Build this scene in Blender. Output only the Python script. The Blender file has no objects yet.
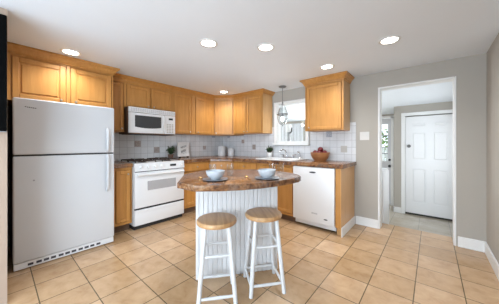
import bpy, bmesh, math, random
from mathutils import Matrix, Vector
random.seed(7)
SC = bpy.context.scene
COL = SC.collection
PI = math.pi
H = 2.166                                    # kitchen ceiling height

# ------------------------------------------------------------------ camera
YAW = 0.7041
cam_d = bpy.data.cameras.new('camera')
cam_d.sensor_width = 36.0
cam_d.lens = 36.0 * 214.58 / 499.0
cam_d.shift_y = -7.96 / 499.0
cam_d.clip_start = 0.05
cam = bpy.data.objects.new('camera', cam_d)
COL.objects.link(cam)
cam.location = (3.7171, -3.4377, 1.1767)
cam.rotation_euler = (PI / 2, 0, YAW)
SC.camera = cam

# ------------------------------------------------------------------ world, daylight, exposure
wd = bpy.data.worlds.new('sky')
SC.world = wd
wd.use_nodes = True
bg = wd.node_tree.nodes['Background']
bg.inputs[0].default_value = (0.80, 0.90, 1.0, 1)
bg.inputs[1].default_value = 1.6

SC.view_settings.view_transform = 'Standard'
SC.view_settings.look = 'None'
SC.view_settings.gamma = 1.0
SC.view_settings.use_curve_mapping = False
SC.view_settings.exposure = 0.36


def area(name, loc, rot, sx, sy, power, color=(1, 1, 1)):
    d = bpy.data.lights.new(name, 'AREA')
    d.shape = 'RECTANGLE'
    d.size, d.size_y = sx, sy
    d.energy = power
    d.color = color
    o = bpy.data.objects.new(name, d)
    COL.objects.link(o)
    o.location = loc
    o.rotation_euler = rot
    return o


# daylight entering through the living room windows behind the camera and the sunroom windows
area('daylight_living_room', (2.75, -8.02, 1.25), (PI / 2, 0, 0), 2.5, 1.5, 150, (0.72, 0.86, 1.0))
area('daylight_living_room_side', (4.30, -5.6, 1.25), (0, PI / 2, 0), 1.5, 2.2, 132, (0.72, 0.86, 1.0))
# upward fill light added behind the camera, standing in for bounced flash
area('added_bounce_fill', (2.9, -5.7, 0.5), (PI, 0, 0), 1.8, 1.8, 36, (0.72, 0.86, 1.0))
area('daylight_sunroom', (1.35, 2.62, 1.15), (-PI / 2, 0, 0), 1.0, 0.9, 62, (0.95, 0.98, 1.0))
area('fill_sunroom_right', (4.27, 1.02, 1.05), (0, PI / 2, 0), 1.1, 1.0, 8, (0.95, 0.98, 1.0))  # fill light added at the unseen right window to brighten the back room
area('daylight_sunroom_side', (-1.72, 1.3, 1.15), (0, -PI / 2, 0), 1.1, 1.5, 42, (0.95, 0.98, 1.0))
CAN_POWER = 32.0
CAN_COLOR = (0.97, 0.985, 1.0)


# ------------------------------------------------------------------ materials
def new_mat(name):
    m = bpy.data.materials.new(name)
    m.use_nodes = True
    return m, m.node_tree, m.node_tree.nodes['Principled BSDF']


def plain(name, color, rough=0.5, metal=0.0, spec=0.5, var=0.03, vscale=6.0, bump=0.0, bscale=200.0):
    """Flat coloured surface with a little procedural mottling."""
    m, t, p = new_mat(name)
    p.inputs['Roughness'].default_value = rough
    p.inputs['Metallic'].default_value = metal
    p.inputs['Specular IOR Level'].default_value = spec
    tc = t.nodes.new('ShaderNodeTexCoord')
    n = t.nodes.new('ShaderNodeTexNoise')
    n.inputs['Scale'].default_value = vscale
    n.inputs['Detail'].default_value = 3
    t.links.new(tc.outputs['Object'], n.inputs['Vector'])
    r = t.nodes.new('ShaderNodeValToRGB')
    r.color_ramp.elements[0].position = 0.3
    r.color_ramp.elements[1].position = 0.7
    r.color_ramp.elements[0].color = (*[c * (1 - var) for c in color], 1)
    r.color_ramp.elements[1].color = (*[min(1, c * (1 + var)) for c in color], 1)
    t.links.new(n.outputs[0], r.inputs[0])
    t.links.new(r.outputs[0], p.inputs['Base Color'])
    if bump:
        n2 = t.nodes.new('ShaderNodeTexNoise')
        n2.inputs['Scale'].default_value = bscale
        t.links.new(tc.outputs['Object'], n2.inputs['Vector'])
        b = t.nodes.new('ShaderNodeBump')
        b.inputs['Strength'].default_value = bump
        b.inputs['Distance'].default_value = 0.002
        t.links.new(n2.outputs[0], b.inputs['Height'])
        t.links.new(b.outputs[0], p.inputs['Normal'])
    return m


def ramp_noise(t, vec, scale, stops, detail=4, rough=0.6, dist=0.0):
    n = t.nodes.new('ShaderNodeTexNoise')
    n.inputs['Scale'].default_value = scale
    n.inputs['Detail'].default_value = detail
    n.inputs['Roughness'].default_value = rough
    n.inputs['Distortion'].default_value = dist
    t.links.new(vec, n.inputs['Vector'])
    r = t.nodes.new('ShaderNodeValToRGB')
    els = r.color_ramp.elements
    while len(els) < len(stops):
        els.new(0.5)
    for e, (pos, c) in zip(els, stops):
        e.position = pos
        e.color = (*c, 1)
    t.links.new(n.outputs[0], r.inputs[0])
    return r.outputs[0], n.outputs[0]


def mixc(t, mode, fac, a, b):
    x = t.nodes.new('ShaderNodeMix')
    x.data_type = 'RGBA'
    x.blend_type = mode
    if isinstance(fac, float):
        x.inputs[0].default_value = fac
    else:
        t.links.new(fac, x.inputs[0])
    for sock, v in ((x.inputs[6], a), (x.inputs[7], b)):
        if isinstance(v, tuple):
            sock.default_value = (*v, 1)
        else:
            t.links.new(v, sock)
    return x.outputs[2]


def wood(name, c1, c2, stretch=(28, 28, 2.2), rough=0.38, coat=0.15):
    m, t, p = new_mat(name)
    tc = t.nodes.new('ShaderNodeTexCoord')
    mp = t.nodes.new('ShaderNodeMapping')
    mp.inputs['Scale'].default_value = stretch
    t.links.new(tc.outputs['Object'], mp.inputs['Vector'])
    a, f = ramp_noise(t, mp.outputs[0], 1.0, [(0.28, c1), (0.72, c2)], detail=5, rough=0.55, dist=0.6)
    b, _ = ramp_noise(t, tc.outputs['Object'], 3.0, [(0.3, (0.90, 0.89, 0.88)), (0.7, (1, 1, 1))], detail=2)
    c = mixc(t, 'MULTIPLY', 1.0, a, b)
    t.links.new(c, p.inputs['Base Color'])
    p.inputs['Roughness'].default_value = rough
    p.inputs['Coat Weight'].default_value = coat
    p.inputs['Coat Roughness'].default_value = 0.25
    return m


def emit(name, color, strength):
    m, t, p = new_mat(name)
    p.inputs['Base Color'].default_value = (*color, 1)
    p.inputs['Emission Color'].default_value = (*color, 1)
    p.inputs['Emission Strength'].default_value = strength
    return m


def glass(name, color=(1, 1, 1), edge=0.16):
    """Thin clear glass: see-through with a reflection that grows towards grazing angles."""
    m, t, p = new_mat(name)
    out = t.nodes['Material Output']
    t.nodes.remove(p)
    tr = t.nodes.new('ShaderNodeBsdfTransparent')
    tr.inputs[0].default_value = (*color, 1)
    gl = t.nodes.new('ShaderNodeBsdfGlossy')
    gl.inputs['Roughness'].default_value = 0.03
    lw = t.nodes.new('ShaderNodeLayerWeight')
    lw.inputs[0].default_value = 0.5
    mx = t.nodes.new('ShaderNodeMixShader')
    pw = t.nodes.new('ShaderNodeMath')
    pw.operation = 'POWER'
    pw.inputs[1].default_value = 3.0
    t.links.new(lw.outputs['Facing'], pw.inputs[0])
    ma = t.nodes.new('ShaderNodeMath')
    ma.operation = 'MULTIPLY_ADD'
    ma.inputs[1].default_value = edge
    ma.inputs[2].default_value = 0.03
    t.links.new(pw.outputs[0], ma.inputs[0])
    t.links.new(ma.outputs[0], mx.inputs[0])
    t.links.new(tr.outputs[0], mx.inputs[1])
    t.links.new(gl.outputs[0], mx.inputs[2])
    t.links.new(mx.outputs[0], out.inputs[0])
    return m


def brick(t, vec, bw, bh, mortar, c1, c2, cm, smooth=0.1):
    b = t.nodes.new('ShaderNodeTexBrick')
    b.offset = 0.0
    b.squash = 1.0
    b.inputs['Scale'].default_value = 1.0
    b.inputs['Brick Width'].default_value = bw
    b.inputs['Row Height'].default_value = bh
    b.inputs['Mortar Size'].default_value = mortar
    b.inputs['Mortar Smooth'].default_value = smooth
    b.inputs['Bias'].default_value = 0.0
    b.inputs['Color1'].default_value = (*c1, 1)
    b.inputs['Color2'].default_value = (*c2, 1)
    b.inputs['Mortar'].default_value = (*cm, 1)
    t.links.new(vec, b.inputs['Vector'])
    return b


def tile_floor(name, off, pitch, mortar, c1, c2, cm, stops, rough, nscale=5.0):
    m, t, p = new_mat(name)
    tc = t.nodes.new('ShaderNodeTexCoord')
    mp = t.nodes.new('ShaderNodeMapping')
    mp.inputs['Location'].default_value = (*off, 0)
    t.links.new(tc.outputs['Object'], mp.inputs['Vector'])
    b = brick(t, mp.outputs[0], pitch, pitch, mortar, c1, c2, cm)
    n, f = ramp_noise(t, tc.outputs['Object'], nscale, stops, detail=6, rough=0.65, dist=0.4)
    c = mixc(t, 'MULTIPLY', 1.0, b.outputs['Color'], n)
    t.links.new(c, p.inputs['Base Color'])
    p.inputs['Roughness'].default_value = rough
    bp = t.nodes.new('ShaderNodeBump')
    bp.inputs['Strength'].default_value = 0.5
    bp.inputs['Distance'].default_value = 0.002
    bp.invert = True
    t.links.new(b.outputs['Fac'], bp.inputs['Height'])
    t.links.new(bp.outputs[0], p.inputs['Normal'])
    return m


def tile_wall(name, axis, off, pitch, mortar, c1, c2, cm, rough=0.22):
    m, t, p = new_mat(name)
    tc = t.nodes.new('ShaderNodeTexCoord')
    s = t.nodes.new('ShaderNodeSeparateXYZ')
    t.links.new(tc.outputs['Object'], s.inputs[0])
    cb = t.nodes.new('ShaderNodeCombineXYZ')
    t.links.new(s.outputs[axis], cb.inputs[0])
    t.links.new(s.outputs[2], cb.inputs[1])
    mp = t.nodes.new('ShaderNodeMapping')
    mp.inputs['Location'].default_value = (*off, 0)
    t.links.new(cb.outputs[0], mp.inputs['Vector'])
    b = brick(t, mp.outputs[0], pitch, pitch, mortar, c1, c2, cm)
    n, f = ramp_noise(t, tc.outputs['Object'], 9.0, [(0.3, (0.92, 0.92, 0.92)), (0.7, (1, 1, 1))], detail=4)
    t.links.new(mixc(t, 'MULTIPLY', 1.0, b.outputs['Color'], n), p.inputs['Base Color'])
    p.inputs['Roughness'].default_value = rough
    bp = t.nodes.new('ShaderNodeBump')
    bp.inputs['Strength'].default_value = 0.4
    bp.inputs['Distance'].default_value = 0.002
    bp.invert = True
    t.links.new(b.outputs['Fac'], bp.inputs['Height'])
    t.links.new(bp.outputs[0], p.inputs['Normal'])
    return m


def stone(name, scale=11.0, rough=0.22):
    """Mottled brown laminate worktop."""
    m, t, p = new_mat(name)
    tc = t.nodes.new('ShaderNodeTexCoord')
    a, _ = ramp_noise(t, tc.outputs['Object'], scale,
                      [(0.34, (0.045, 0.022, 0.015)), (0.44, (0.17, 0.072, 0.030)), (0.54, (0.32, 0.15, 0.060)),
                       (0.66, (0.40, 0.25, 0.14))], detail=8, rough=0.72, dist=1.2)
    b, _ = ramp_noise(t, tc.outputs['Object'], scale * 0.45,
                      [(0.50, (0.0, 0.0, 0.0)), (0.66, (0.8, 0.8, 0.8))], detail=5, rough=0.6, dist=1.5)
    c = mixc(t, 'MIX', b, a, (0.20, 0.145, 0.120))
    d, _ = ramp_noise(t, tc.outputs['Object'], scale * 4,
                      [(0.35, (0.45, 0.40, 0.38)), (0.6, (1.05, 1.05, 1.05))], detail=3)
    e = mixc(t, 'MULTIPLY', 0.8, c, d)
    t.links.new(e, p.inputs['Base Color'])
    p.inputs['Roughness'].default_value = rough
    return m


M = {}
M['paint'] = plain('greige wall paint', (0.425, 0.395, 0.350), 0.85, var=0.015, vscale=2, bump=0.05)
M['cream'] = plain('cream wall paint', (0.40, 0.30, 0.23), 0.85, var=0.015, vscale=2)
M['ceiling'] = plain('ceiling paint', (0.815, 0.865, 0.92), 0.9, var=0.01, vscale=2, bump=0.05)
M['trim'] = plain('white trim paint', (0.80, 0.80, 0.79), 0.4, var=0.01)
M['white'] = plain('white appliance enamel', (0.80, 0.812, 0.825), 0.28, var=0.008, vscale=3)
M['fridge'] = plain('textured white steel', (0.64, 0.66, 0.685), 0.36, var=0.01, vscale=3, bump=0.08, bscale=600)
M['black'] = plain('black plastic', (0.012, 0.012, 0.013), 0.4)
M['screen'] = plain('black screen glass', (0.003, 0.003, 0.003), 0.7, spec=0.02)
M['dark'] = plain('dark gap', (0.03, 0.028, 0.026), 0.8)
M['grey'] = plain('grey plastic', (0.35, 0.36, 0.38), 0.4)
M['seam'] = plain('black gasket', (0.02, 0.02, 0.02), 0.7)
M['ovenglass'] = plain('pale grey patterned oven glass', (0.42, 0.42, 0.43), 0.2)
M['mwglass'] = plain('dark microwave glass', (0.055, 0.058, 0.062), 0.18)
M['darknickel'] = plain('dark nickel', (0.16, 0.155, 0.15), 0.4, metal=0.8)
M['nickel'] = plain('brushed nickel', (0.55, 0.53, 0.50), 0.3, metal=1.0)
M['chrome'] = plain('grey chrome', (0.50, 0.50, 0.52), 0.18, metal=1.0)
M['iron'] = plain('cast iron grate', (0.035, 0.022, 0.017), 0.55)
M['cab'] = wood('honey maple', (0.490, 0.220, 0.050), (0.610, 0.300, 0.080), rough=.42, coat=.06)
M['cabside'] = wood('pale maple veneer', (0.600, 0.335, 0.130), (0.690, 0.410, 0.180))
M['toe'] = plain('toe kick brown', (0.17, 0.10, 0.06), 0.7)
M['stone'] = stone('brown mottled laminate')
M['stone_edge'] = M['stone']
M['floor'] = tile_floor('tan ceramic floor tile', (-2.705 + 0.302 * 20, 1.42 + 0.302 * 40), 0.302, 0.0038,
                        (0.440, 0.282, 0.150), (0.580, 0.395, 0.240), (0.13, 0.095, 0.05),
                        [(0.30, (0.82, 0.75, 0.67)), (0.46, (0.97, 0.95, 0.92)), (0.66, (1.10, 1.11, 1.12))], 0.22, 8.0)
M['hallfloor'] = tile_floor('grey stone floor tile', (0.1, 0.07), 0.405, 0.004,
                            (0.41, 0.37, 0.305), (0.46, 0.415, 0.345), (0.30, 0.27, 0.235),
                            [(0.25, (0.75, 0.72, 0.66)), (0.7, (1.05, 1.05, 1.05))], 0.13, 4.0)
TC = ((0.70, 0.71, 0.725), (0.78, 0.79, 0.805), (0.46, 0.46, 0.465))
M['tileA'] = tile_wall('white wall tile stove side', 1, (2.2 + 0.108 * 40, -1.126 + 0.108 * 20), 0.108, 0.0022, *TC)
M['tileB'] = tile_wall('white wall tile sink side', 0, (0.108 * 20, -1.126 + 0.108 * 20), 0.108, 0.0022, *TC)
M['accent_tan'] = plain('taupe accent tile', (0.40, 0.33, 0.30), 0.35, var=0.25, vscale=60)
M['accent_blue'] = plain('slate blue accent tile', (0.40, 0.42, 0.47), 0.35, var=0.25, vscale=60)
M['stoolwood'] = wood('stool seat wood', (0.42, 0.215, 0.085), (0.64, 0.39, 0.185), stretch=(34, 3.0, 20), rough=0.4)
M['paintwhite'] = plain('white painted wood', (0.68, 0.685, 0.69), 0.42, var=0.01)
M['bead'] = plain('cool white beadboard paint', (0.71, 0.71, 0.715), 0.5, var=0.01)
M['bowl'] = plain('pale blue white stoneware', (0.52, 0.55, 0.58), 0.25, var=0.04, vscale=30)
M['plate'] = plain('blue grey stoneware', (0.16, 0.18, 0.205), 0.3, var=0.1, vscale=30)
M['gold'] = plain('brushed gold', (0.85, 0.62, 0.28), 0.25, metal=1.0)
M['glass'] = glass('clear drinking glass', (0.95, 0.96, 0.96), 0.85)
M['pane'] = glass('window glass', (0.97, 0.98, 0.98), 0.10)
M['steel'] = plain('grey brushed steel', (0.20, 0.20, 0.205), 0.35, metal=0.7)
M['jar'] = glass('clear pendant glass', (0.95, 0.96, 0.96), 0.85)
M['ceramic'] = plain('grey white ceramic', (0.82, 0.83, 0.84), 0.35, var=0.03)
M['porcelain'] = plain('white porcelain', (0.82, 0.82, 0.81), 0.15, var=0.01)
M['bronze'] = plain('dark grey metal', (0.06, 0.06, 0.062), 0.5, metal=0.6)
M['leaf'] = plain('dark green leaf', (0.035, 0.075, 0.025), 0.5, var=0.4, vscale=40)
M['leafb'] = plain('bright green leaf', (0.16, 0.28, 0.06), 0.6, var=0.4, vscale=14)
M['soil'] = plain('soil', (0.04, 0.025, 0.018), 0.9)
M['terracotta'] = plain('brown clay pot', (0.16, 0.085, 0.06), 0.6)
M['fruitbowl'] = wood('turned wooden bowl', (0.26, 0.10, 0.033), (0.42, 0.19, 0.075), stretch=(6, 6, 30), rough=0.35)
M['apple'] = plain('dark red apple', (0.13, 0.008, 0.012), 0.3, var=0.35, vscale=18)
M['stem'] = plain('apple stem', (0.06, 0.035, 0.015), 0.8)
M['sign'] = plain('white board', (0.74, 0.74, 0.73), 0.6)
M['ink'] = plain('dark lettering', (0.05, 0.05, 0.06), 0.7)
M['plate_beige'] = plain('beige switch plate', (0.50, 0.47, 0.43), 0.4)
M['plate_taupe'] = plain('taupe outlet plate', (0.36, 0.31, 0.28), 0.4)
M['plate_white'] = plain('white switch plate', (0.64, 0.62, 0.59), 0.4)
M['lamp'] = emit('recessed lamp lens', (1.0, 0.95, 0.86), 14.0)
M['bulb'] = emit('frosted bulb', (1.0, 0.93, 0.82), 6.0)
M['doorpaint'] = plain('white door paint', (0.80, 0.80, 0.80), 0.35, var=0.01)
M['doorgrey'] = plain('cool grey white door paint', (0.66, 0.67, 0.70), 0.45, var=0.01)
M['display'] = plain('dark display', (0.02, 0.025, 0.03), 0.2)
M['fabric_shade'] = plain('white lamp shade', (0.82, 0.82, 0.82), 0.8)
M['neutral_floor'] = plain('pale grey carpet', (0.50, 0.49, 0.48), 0.95, var=0.05, vscale=60)  # unseen floor, made neutral grey to cut the warm light it bounces
M['grass'] = plain('lawn', (0.09, 0.16, 0.04), 0.9, var=0.3, vscale=8)
M['bark'] = plain('bark', (0.10, 0.07, 0.05), 0.9, var=0.3, vscale=20)
M['cable'] = plain('brown cable', (0.20, 0.07, 0.04), 0.5)


# ------------------------------------------------------------------ mesh builder
class MB:
    def __init__(s, M4=None):
        s.bm = bmesh.new()
        s.M = M4 or Matrix()
        s.mi = 0

    def _join(s, t):
        bmesh.ops.recalc_face_normals(t, faces=t.faces[:])
        for f in t.faces:
            f.material_index = s.mi
        me = bpy.data.meshes.new('tmp')
        t.to_mesh(me)
        t.free()
        me.transform(s.M)
        s.bm.from_mesh(me)
        bpy.data.meshes.remove(me)
        return s

    def box(s, x0, y0, z0, x1, y1, z1, bev=0.0, seg=2):
        t = bmesh.new()
        bmesh.ops.create_cube(t, size=1)
        lo = (min(x0, x1), min(y0, y1), min(z0, z1))
        hi = (max(x0, x1), max(y0, y1), max(z0, z1))
        for v in t.verts:
            for i in range(3):
                v.co[i] = lo[i] + (v.co[i] + 0.5) * (hi[i] - lo[i])
        if bev:
            b = min(bev, 0.45 * min(hi[i] - lo[i] for i in range(3)))
            bmesh.ops.bevel(t, geom=t.edges[:], offset=b, segments=seg, affect='EDGES', profile=0.5)
        return s._join(t)

    def prism(s, pts, z0, z1, bev=0.0):
        t = bmesh.new()
        a = [t.verts.new((x, y, z0)) for x, y in pts]
        b = [t.verts.new((x, y, z1)) for x, y in pts]
        n = len(pts)
        t.faces.new(a)
        top = t.faces.new(b)
        for i in range(n):
            t.faces.new((a[i], a[(i + 1) % n], b[(i + 1) % n], b[i]))
        if bev:
            es = [e for e in t.edges if abs(e.verts[0].co.z - e.verts[1].co.z) < 1e-6]
            bmesh.ops.bevel(t, geom=es, offset=bev, segments=3, affect='EDGES', profile=0.5)
        return s._join(t)

    def tube(s, pts, r, n=10, caps=True):
        pts = [Vector(p) for p in pts]
        rs = r if isinstance(r, (list, tuple)) else [r] * len(pts)
        t = bmesh.new()
        rings = []
        up = None
        for i, p in enumerate(pts):
            d = (pts[min(i + 1, len(pts) - 1)] - pts[max(i - 1, 0)]).normalized()
            if up is None:
                up = d.orthogonal().normalized()
            else:
                up = (up - d * up.dot(d)).normalized()
            w = d.cross(up)
            rings.append([t.verts.new(p + (up * math.cos(2 * PI * k / n) + w * math.sin(2 * PI * k / n)) * rs[i]) for k in range(n)])
        for a, b in zip(rings, rings[1:]):
            for k in range(n):
                t.faces.new((a[k], a[(k + 1) % n], b[(k + 1) % n], b[k]))
        if caps:
            t.faces.new(rings[0])
            t.faces.new(rings[-1])
        return s._join(t)

    def lathe(s, prof, c=(0, 0, 0), n=32, closed=False):
        """prof: (radius, z) from the bottom centre round to wherever it ends."""
        t = bmesh.new()
        rings = []
        for r, z in prof:
            if r < 1e-5:
                rings.append([t.verts.new((c[0], c[1], c[2] + z))])
            else:
                rings.append([t.verts.new((c[0] + r * math.cos(2 * PI * k / n), c[1] + r * math.sin(2 * PI * k / n), c[2] + z)) for k in range(n)])
        pairs = list(zip(rings, rings[1:]))
        if closed:
            pairs.append((rings[-1], rings[0]))
        for a, b in pairs:
            if len(a) == 1 and len(b) == 1:
                continue
            for k in range(n):
                if len(a) == 1:
                    t.faces.new((a[0], b[(k + 1) % n], b[k]))
                elif len(b) == 1:
                    t.faces.new((a[k], a[(k + 1) % n], b[0]))
                else:
                    t.faces.new((a[k], a[(k + 1) % n], b[(k + 1) % n], b[k]))
        return s._join(t)

    def ball(s, c, r, u=16, v=10):
        t = bmesh.new()
        bmesh.ops.create_uvsphere(t, u_segments=u, v_segments=v, radius=1)
        rr = r if isinstance(r, (list, tuple)) else (r, r, r)
        for q in t.verts:
            q.co = Vector((c[0] + q.co.x * rr[0], c[1] + q.co.y * rr[1], c[2] + q.co.z * rr[2]))
        return s._join(t)

    def poly(s, vs, faces):
        t = bmesh.new()
        v = [t.verts.new(p) for p in vs]
        for f in faces:
            t.faces.new([v[i] for i in f])
        return s._join(t)

    def build(s, name, mats, parent=None, smooth=40, keep=False, loc=None):
        me = bpy.data.meshes.new(name)
        s.bm.to_mesh(me)
        s.bm.free()
        for m in (mats if isinstance(mats, (list, tuple)) else [mats]):
            me.materials.append(m)
        if smooth:
            for p in me.polygons:
                p.use_smooth = True
            me.set_sharp_from_angle(angle=math.radians(smooth))
        o = bpy.data.objects.new(name, me)
        COL.objects.link(o)
        if parent is not None:
            o.parent = parent
            R = ROOT[parent.name]
            me.transform(R.inverted())
            ROOT[o.name] = R
        elif not keep:
            if loc is None:
                xs = [v.co.x for v in me.vertices]
                ys = [v.co.y for v in me.vertices]
                zs = [v.co.z for v in me.vertices]
                loc = ((min(xs) + max(xs)) / 2, (min(ys) + max(ys)) / 2, min(zs))
            R = Matrix.Translation(Vector(loc))
            me.transform(R.inverted())
            o.location = loc
            ROOT[o.name] = R
        else:
            ROOT[o.name] = Matrix()
        return o


ROOT = {}


def thing(name, label, cat, loc=(0, 0, 0), rz=0.0, group=None):
    o = bpy.data.objects.new(name, None)
    o.empty_display_size = 0.1
    COL.objects.link(o)
    o.location = loc
    o.rotation_euler = (0, 0, rz)
    ROOT[o.name] = Matrix.Translation(Vector(loc)) @ Matrix.Rotation(rz, 4, 'Z')
    return tag(o, label, cat, group)


def tag(o, label, cat, group=None):
    o['label'] = label
    o['category'] = cat
    if group:
        o['group'] = group
    return o


def struct(o, label=None):
    o['kind'] = 'structure'
    if label:
        o['label'] = label
    return o


def dup(root, loc, rz, label, group=None):
    """Copy of a thing with copies of its parts and sub-parts."""
    r = root.copy()
    COL.objects.link(r)
    r.location = loc
    r.rotation_euler = (0, 0, rz)
    r['label'] = label
    if group:
        r['group'] = group
    for ch in list(root.children):
        c = ch.copy()
        COL.objects.link(c)
        c.parent = r
        for g in ch.children:
            d = g.copy()
            COL.objects.link(d)
            d.parent = c
    return r


def face_frame(p, u, n):
    """Local axes: x along u, y along outward normal n, z up, origin p."""
    u = Vector(u).normalized()
    n = Vector(n).normalized()
    m = Matrix(((u.x, n.x, 0, p[0]), (u.y, n.y, 0, p[1]), (0, 0, 1, p[2]), (0, 0, 0, 1)))
    return m


# ------------------------------------------------------------------ structure
XR = 4.17            # right wall
WT = 0.16            # back wall thickness
SUN_Z = -0.235       # sunroom floor is a step lower
# floors
b = MB()
b.box(-0.2, -4.3, -0.3, XR + 0.15, 0.0, 0.0)
b.box(3.155, 0.0, -0.3, 3.925, 0.285, 0.0)
struct(b.build('floor', M['floor'], keep=True, smooth=0), 'square tan ceramic tiles with dark grout')
b = MB()
b.box(1.2, -8.1, -0.3, XR + 0.15, -4.3, 0.0)
struct(b.build('floor', M['neutral_floor'], keep=True, smooth=0), 'unseen living room floor, neutral grey added to cut warm bounced light')
b = MB()
b.box(-1.75, 0.285, SUN_Z - 0.1, XR + 0.15, 2.75, SUN_Z)
struct(b.build('floor', M['hallfloor'], keep=True, smooth=0), 'polished grey stone tiles of the lower back room')

# ceiling
b = MB()
b.box(-0.2, -8.1, H, XR + 0.15, 0.0, H + 0.12)
struct(b.build('ceiling', M['ceiling'], keep=True, smooth=0))
# sunroom ceiling slopes down away from the kitchen
y0c, z0c, y1c, z1c = WT - 0.02, 2.252, 2.75, 1.819
b = MB()
b.poly([(-1.75, y0c, z0c), (XR + .15, y0c, z0c), (XR + .15, y1c, z1c), (-1.75, y1c, z1c),
        (-1.75, y0c, z0c + .1), (XR + .15, y0c, z0c + .1), (XR + .15, y1c, z1c + .1), (-1.75, y1c, z1c + .1)],
       [(0, 1, 2, 3), (4, 5, 6, 7), (0, 1, 5, 4), (1, 2, 6, 5), (2, 3, 7, 6), (3, 0, 4, 7)])
struct(b.build('ceiling', M['ceiling'], keep=True, smooth=0), 'white sloping ceiling of the back room')

# left wall (stove wall)
b = MB()
b.box(-0.15, -3.5, 0, 0, 0.25, H + 0.1)
struct(b.build('wall_left', M['paint'], keep=True, smooth=0))
# wall that closes the fridge nook and carries the television
b = MB()
b.box(0, -3.52, 0, 1.34, -3.388, H)
b.box(1.20, -8.1, 0, 1.34, -3.52, H)
struct(b.build('wall_nook', M['cream'], keep=True, smooth=0))
# back wall with the sink window and the doorway
WX0, WX1, WZ0, WZ1 = 1.46, 2.09, 1.19, 1.945
DX0, DX1, DZ = 3.155, 3.925, 1.955
b = MB()
b.box(0, 0, SUN_Z, WX0, WT, 2.4)
b.box(WX0, 0, SUN_Z, WX1, WT, WZ0)
b.box(WX0, 0, WZ1, WX1, WT, 2.4)
b.box(WX1, 0, SUN_Z, DX0, WT, 2.4)
b.box(DX0, 0, DZ, DX1, WT, 2.4)
b.box(DX1, 0, SUN_Z, XR + 0.15, WT, 2.4)
struct(b.build('wall_back', M['paint'], keep=True, smooth=0))
# right wall
b = MB()
b.box(XR, -4.5, 0, XR + 0.15, 0, H)
b.box(XR, -6.7, 0, XR + 0.15, -4.5, 0.5)
b.box(XR, -6.7, 2.0, XR + 0.15, -4.5, H)
b.box(XR, -8.1, 0, XR + 0.15, -6.7, H)
struct(b.build('wall_right', M['paint'], keep=True, smooth=0))
# wall behind the camera, with a wide window
b = MB()
b.box(1.2, -8.1, 0, XR + .15, -7.95, 0.5)
b.box(1.2, -8.1, 2.0, XR + .15, -7.95, H)
b.box(1.2, -8.1, 0.5, 1.5, -7.95, 2.0)
b.box(4.0, -8.1, 0.5, XR + .15, -7.95, 2.0)
struct(b.build('wall_front', M['paint'], keep=True, smooth=0))
# sunroom walls
b = MB()
b.box(XR, WT, SUN_Z, XR + 0.15, .5, 2.3)
b.box(XR, 1.55, SUN_Z, XR + 0.15, 2.75, 2.3)
b.box(XR, .5, SUN_Z, XR + 0.15, 1.55, 0.5)
b.box(XR, .5, 1.6, XR + 0.15, 1.55, 2.3)
struct(b.build('wall_sunroom_right', M['paint'], keep=True, smooth=0))
b = MB()
b.box(-1.75, WT, SUN_Z, -1.6, 0.5, 2.3)
b.box(-1.75, 2.1, SUN_Z, -1.6, 2.75, 2.3)
b.box(-1.75, 0.5, SUN_Z, -1.6, 2.1, 0.6)
b.box(-1.75, 0.5, 1.75, -1.6, 2.1, 2.3)
struct(b.build('wall_sunroom_left', M['paint'], keep=True, smooth=0))
b = MB()
b.box(-1.6, 0.0, SUN_Z, 0.0, WT, 2.4)
struct(b.build('wall_sunroom_front', M['paint'], keep=True, smooth=0))
EY = 2.45            # outer wall of the sunroom
b = MB()
b.box(-1.6, EY, SUN_Z, 0.85, EY + .15, 2.0)
b.box(0.85, EY, SUN_Z, 1.85, EY + .15, 0.70)
b.box(0.85, EY, 1.60, 1.85, EY + .15, 2.0)
b.box(1.85, EY, SUN_Z, 2.10, EY + .15, 2.0)
b.box(2.10, EY, 1.81, 3.04, EY + .15, 2.0)
b.box(3.04, EY, SUN_Z, XR, EY + .15, 2.0)
struct(b.build('wall_sunroom_back', M['paint'], keep=True, smooth=0))
# closet block that carries the six-panel door
CX, CY = 3.117, 1.93
SX0, SX1, SZ1 = 3.303, 4.065, 1.745
b = MB()
b.box(CX, CY, SUN_Z, SX0, CY + .12, 2.0)
b.box(SX0, CY, SZ1, SX1, CY + .12, 2.0)
b.box(SX1, CY, SUN_Z, XR, CY + .12, 2.0)
b.box(CX, CY + .12, SUN_Z, CX + .1, EY, 1.95)
struct(b.build('wall_closet', M['paint'], keep=True, smooth=0))
# white vertical boarding on the sunroom's outer wall, seen through the sink window
b = MB()
x = -1.55
while x < 0.78:
    b.box(x, EY - 0.022, SUN_Z, x + 0.098, EY, 1.80, 0.008, 1)
    x += 0.108
M['panelling'] = plain('pale grey boarding', (0.74, 0.76, 0.79), 0.6)
struct(b.build('wall_sunroom_panelling', M['panelling'], keep=True, smooth=0))

# tile backsplash with its accent tiles
def accent(b, plane, a, z, mi, s=0.05):
    b.mi = mi
    if plane == 'A':
        b.box(0.0, a - s, z - s, 0.0125, a + s, z + s, 0.002, 1)
    else:
        b.box(a - s, -0.0125, z - s, a + s, 0.0, z + s, 0.002, 1)
    b.mi = 0
b = MB()
b.box(0, -2.47, 0.905, 0.010, 0.0, 1.42)
accent(b, 'A', -1.930, 1.180, 1)
accent(b, 'A', -1.606, 1.072, 1)
accent(b, 'A', -0.56, 1.10, 1, 0.04)
accent(b, 'A', -0.312, 1.36, 2, 0.04)
struct(b.build('wall_backsplash_left', [M['tileA'], M['accent_tan'], M['accent_blue']], keep=True, smooth=0))
b = MB()
b.box(0.010, -0.010, 0.905, 1.425, 0, 1.42)
b.box(1.38, -0.010, 1.42, 1.425, 0, 1.50)
b.box(1.425, -0.010, 0.905, 2.15, 0, 1.145)
b.box(2.15, -0.010, 0.905, 2.862, 0, 1.50)
accent(b, 'B', 0.18, 1.355, 2, 0.04)
accent(b, 'B', 0.62, 1.232, 1, 0.04)
accent(b, 'B', 2.469, 1.33, 2, 0.045)
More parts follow.
